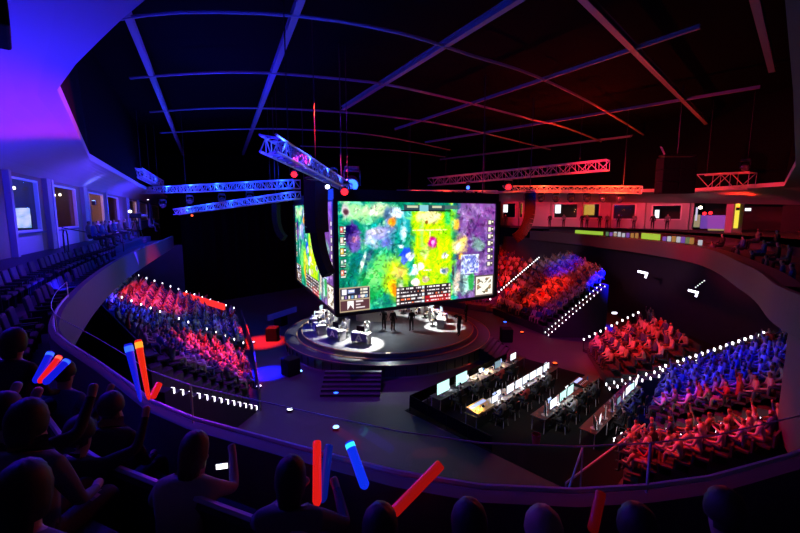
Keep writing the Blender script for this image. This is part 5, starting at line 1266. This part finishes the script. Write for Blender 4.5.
# wedges of colour on the crowd
def wedge(x, y, z, col, pw, ang_, src): spot(src, (x, y, z), col, pw, ang_, .75, .3)
def mid(*ps): return sum((Vector(p) for p in ps), Vector()) / len(ps)
SL = (-3.5, 19, 15.5); SRT = (7, 24, 17)
c = mid(LA0, LA1, LB0, LB1).lerp(mid(LA1, LB1), .45); wedge(*c, RED, 54000, 17, SL)
c = mid(LA0, LB0, LB0).lerp(mid(LA1, LB1), .12); wedge(*c, (.12, .01, 1), 14000, 9, SL)
c = mid(LB0, LC0).lerp(mid(LB1, LC1), .3); wedge(*c, RED, 40500, 24, SL)
c = LB1.lerp(LC1, .3); wedge(*c, BLUE, 18000, 18, SL)
c = mid(RA0, RB0).lerp(mid(RA1, RB1), .35); wedge(*c, RED, 59400, 18, SRT)
c = mid(RA0, RB0).lerp(mid(RA1, RB1), .82); wedge(*c, BLUE, 32000, 13, SRT)
c = mid(RA0, RC0).lerp(mid(RA1, RC1), .55); wedge(*c, RED, 54000, 18, SRT)
c = RA0.lerp(RA1, .2).lerp(RC0, .2); wedge(*c, (.15, .01, 1), 16000, 11, SRT)
c = mid(MA0, MA1, MB0, MB1); wedge(*c, RED, 35100, 24, (4, 26, 18))
c = mid(MC0, MC1, NB0, NB1).lerp(mid(MC1, NB1), .3); wedge(c.x, c.y, c.z - 1.2, BLUE, 27000, 27, (4, 22, 18))
c = mid(NB0, NB1, KB0, KB1); wedge(*c, RED, 24300, 28, (3, 18, 18))
# soffits and walls
spot(wp(s_at(84), .62, EZ + .95), wp(s_at(84), .5, EZ + 4), (.10, .12, 1), 200, 60, .6, .08)
spot(pcu + V3(0, -.05, .25), pcu + V3(.2, .3, 3), (1, .02, .01), 450, 120, .6, .08)
area((-8.6, 12.0, EZ - 1.2), (-10.5, 12.6, EZ + 3), (.02, .012, 1), 1100, 1.0, 12, 'cove_wash')
area((-6.6, 6, EZ - 1.2), (-8.5, 6, EZ + 3), (.02, .012, 1), 450, 1.0, 3, 'cove_wash')
spot((-9.6, 24, 8.9), (-9.6, 9, EZ + 2.5), (1, .02, .10), 9000, 26, .8, .3)
spot((2, 30, 11.5), (-16, 24, EZ - .5), (.03, .01, 1), 26000, 36, .8, .3)
area((-14, 22, EZ - 1.), (-17, 24, EZ + 3), (.05, .02, 1), 900, 1, 14, 'cove_wash'); area((-21, 36, EZ - 1.), (-24, 38, EZ + 3), (.1, .03, 1), 700, 1, 12, 'cove_wash')
for px in (20, 60, 97, 120, 150): spot(wp(s_at(px), 3.4, EZ + 1.2), wp(s_at(px), 0, EZ - 1.), (.07, .025, 1), 1300, 70, .8, .2)
# far right windows
for s_ in (3, 7, 11, 15, 19): spot(rp(s_, 4.6, EZ + 2.2), rp(s_, 0, EZ - .2), (1, .012, .02), 750, 75, .8, .1)
for s_ in (21.5, 24.5): spot(rp(s_, 4.6, EZ + 2.), rp(s_, 0, EZ - .4), (1, .06, .12), 650, 60, .8, .1)
spot((7, 20, 9.6), (17.5, 47, 7.7), (1, .5, .75), 9000, 16, .6, .3); spot((7, 20, 9.6), (19.5, 33, 7.7), (1, .45, .7), 3500, 26, .7, .3)
spot((10, 30, 15), (27, 40, EZ + .5), (1, .02, .06), 12000, 36, .8, .3)
spot((-6, 22, 13), (31, 32, EZ + 1.2), (1, .02, .08), 40000, 32, .9, .3)
spot((-4, 14, 12.2), (8.2, 7.5, EZ + 2.2), (.8, .02, .4), 2500, 46, .9, .3)
spot((2, 18, 17), (11.6, 11, 5.2), (.3, .02, 1), 2200, 12, .9, .3)
# roof steel: blue from the left, neutral in the middle, red from the right
spot((-12, 27, 11), (-9.5, 24, ZC), BLUE, 7000, 72, .9, .3); spot((18, 36, 11.5), (11, 33, ZC), RED, 12000, 85, .9, .3); spot((1, 25, 12), (2, 25, ZC), (.8, .6, .55), 200, 60, .9, .3)
# trusses
for p_ in ((-20, 36, 12.6), (-13, 30.5, 13.6)): point(p_, (.006, .03, 1), 1800, .2)
point((-3.0, 17, 13.4), (.008, .04, 1), 900, .2); point((-4.6, 13, 11.2), (.02, .03, 1), 90, .2); point((14, 39.6, 13.4), (1, .05, .01), 900, .2); point((19, 35.8, 13.2), (1, .05, .01), 2200, .2); point((4, 41.5, 12.2), (1, .05, .01), 200, .2)
point((-3.2, 23.6, 12.0), (.006, .02, 1), 300, .2)
# unseen points added in front of the trusses to make the lacing sparkle
for a, c, n_, col, pw in ((T2a, T2b, 6, (.01, .07, 1), 130), (T3a, T3b, 5, (.01, .07, 1), 110), (T1a, T1b, 5, (.02, .08, 1), 40), (T5a, T5b, 6, (1, .07, .008), 110), (T6a, T6b, 3, (1, .05, .008), 90), (T7a, T7b, 2, (.01, .05, 1), 60), (T8a, T8b, 2, (1, .02, .01), 60)):
    for i in range(n_):
        q = a.lerp(c, (i + .5) / n_); tc = (EYE - q); tc.z = 0; tc.normalize(); point(q + tc * (.9 if n_ > 2 else 1.4) + V3(0, 0, .15), col, pw, .06, 'truss_fill')
# rims on the foreground fans
spot((-3.3, 24.5, 12.2), (-1.5, 2, 8.3), (.08, .03, 1), 4000, 50, .7, .3, 'blue_beam'); spot((-9, 16, 14), (-3, 3, 8.3), (.4, .02, .8), 900, 60, .7, .3)
spot((10, 22, 14), (2, 3, 8.3), RED, 260, 50, .7, .3)
spot((-8, 6.5, 12.5), (-2.8, 2.2, 8.2), (.01, .006, 1), 1500, 46, .8, .3, 'blue_beam')
spot((5, 15, 17.5), tuple(fo(4, 3.4, .8)), (1, .85, .7), 5000, 30, .7, .2, 'desk_fill')  # unseen overhead spot added to bring out the desk crew
spot((-2, 24, 16.5), (-9.5, 14, 7.6), (.3, .02, 1), 6000, 40, .9, .3)
# rooms
for px, col, pw in ((22, (.05, .08, 1), 300), (64, (.6, .2, .1), 120), (97, (1, .4, .1), 260), (113, (.8, .25, .05), 70), (134, (1, .5, .15), 200), (156, (.6, .3, .3), 120)):
    point(wp(s_at(px), -2.0, ZT - .3), col, pw, .3)
for px, col, pw in ((509, (1, .3, .2), 20), (565, (.5, .1, .2), 8), (590, (1, .3, .06), 16), (624, (1, .02, .01), 18), (666, (.3, .05, .05), 5)):
    point(rp(sr_at(px), -2.4, EZ + 1), col, pw, .3)
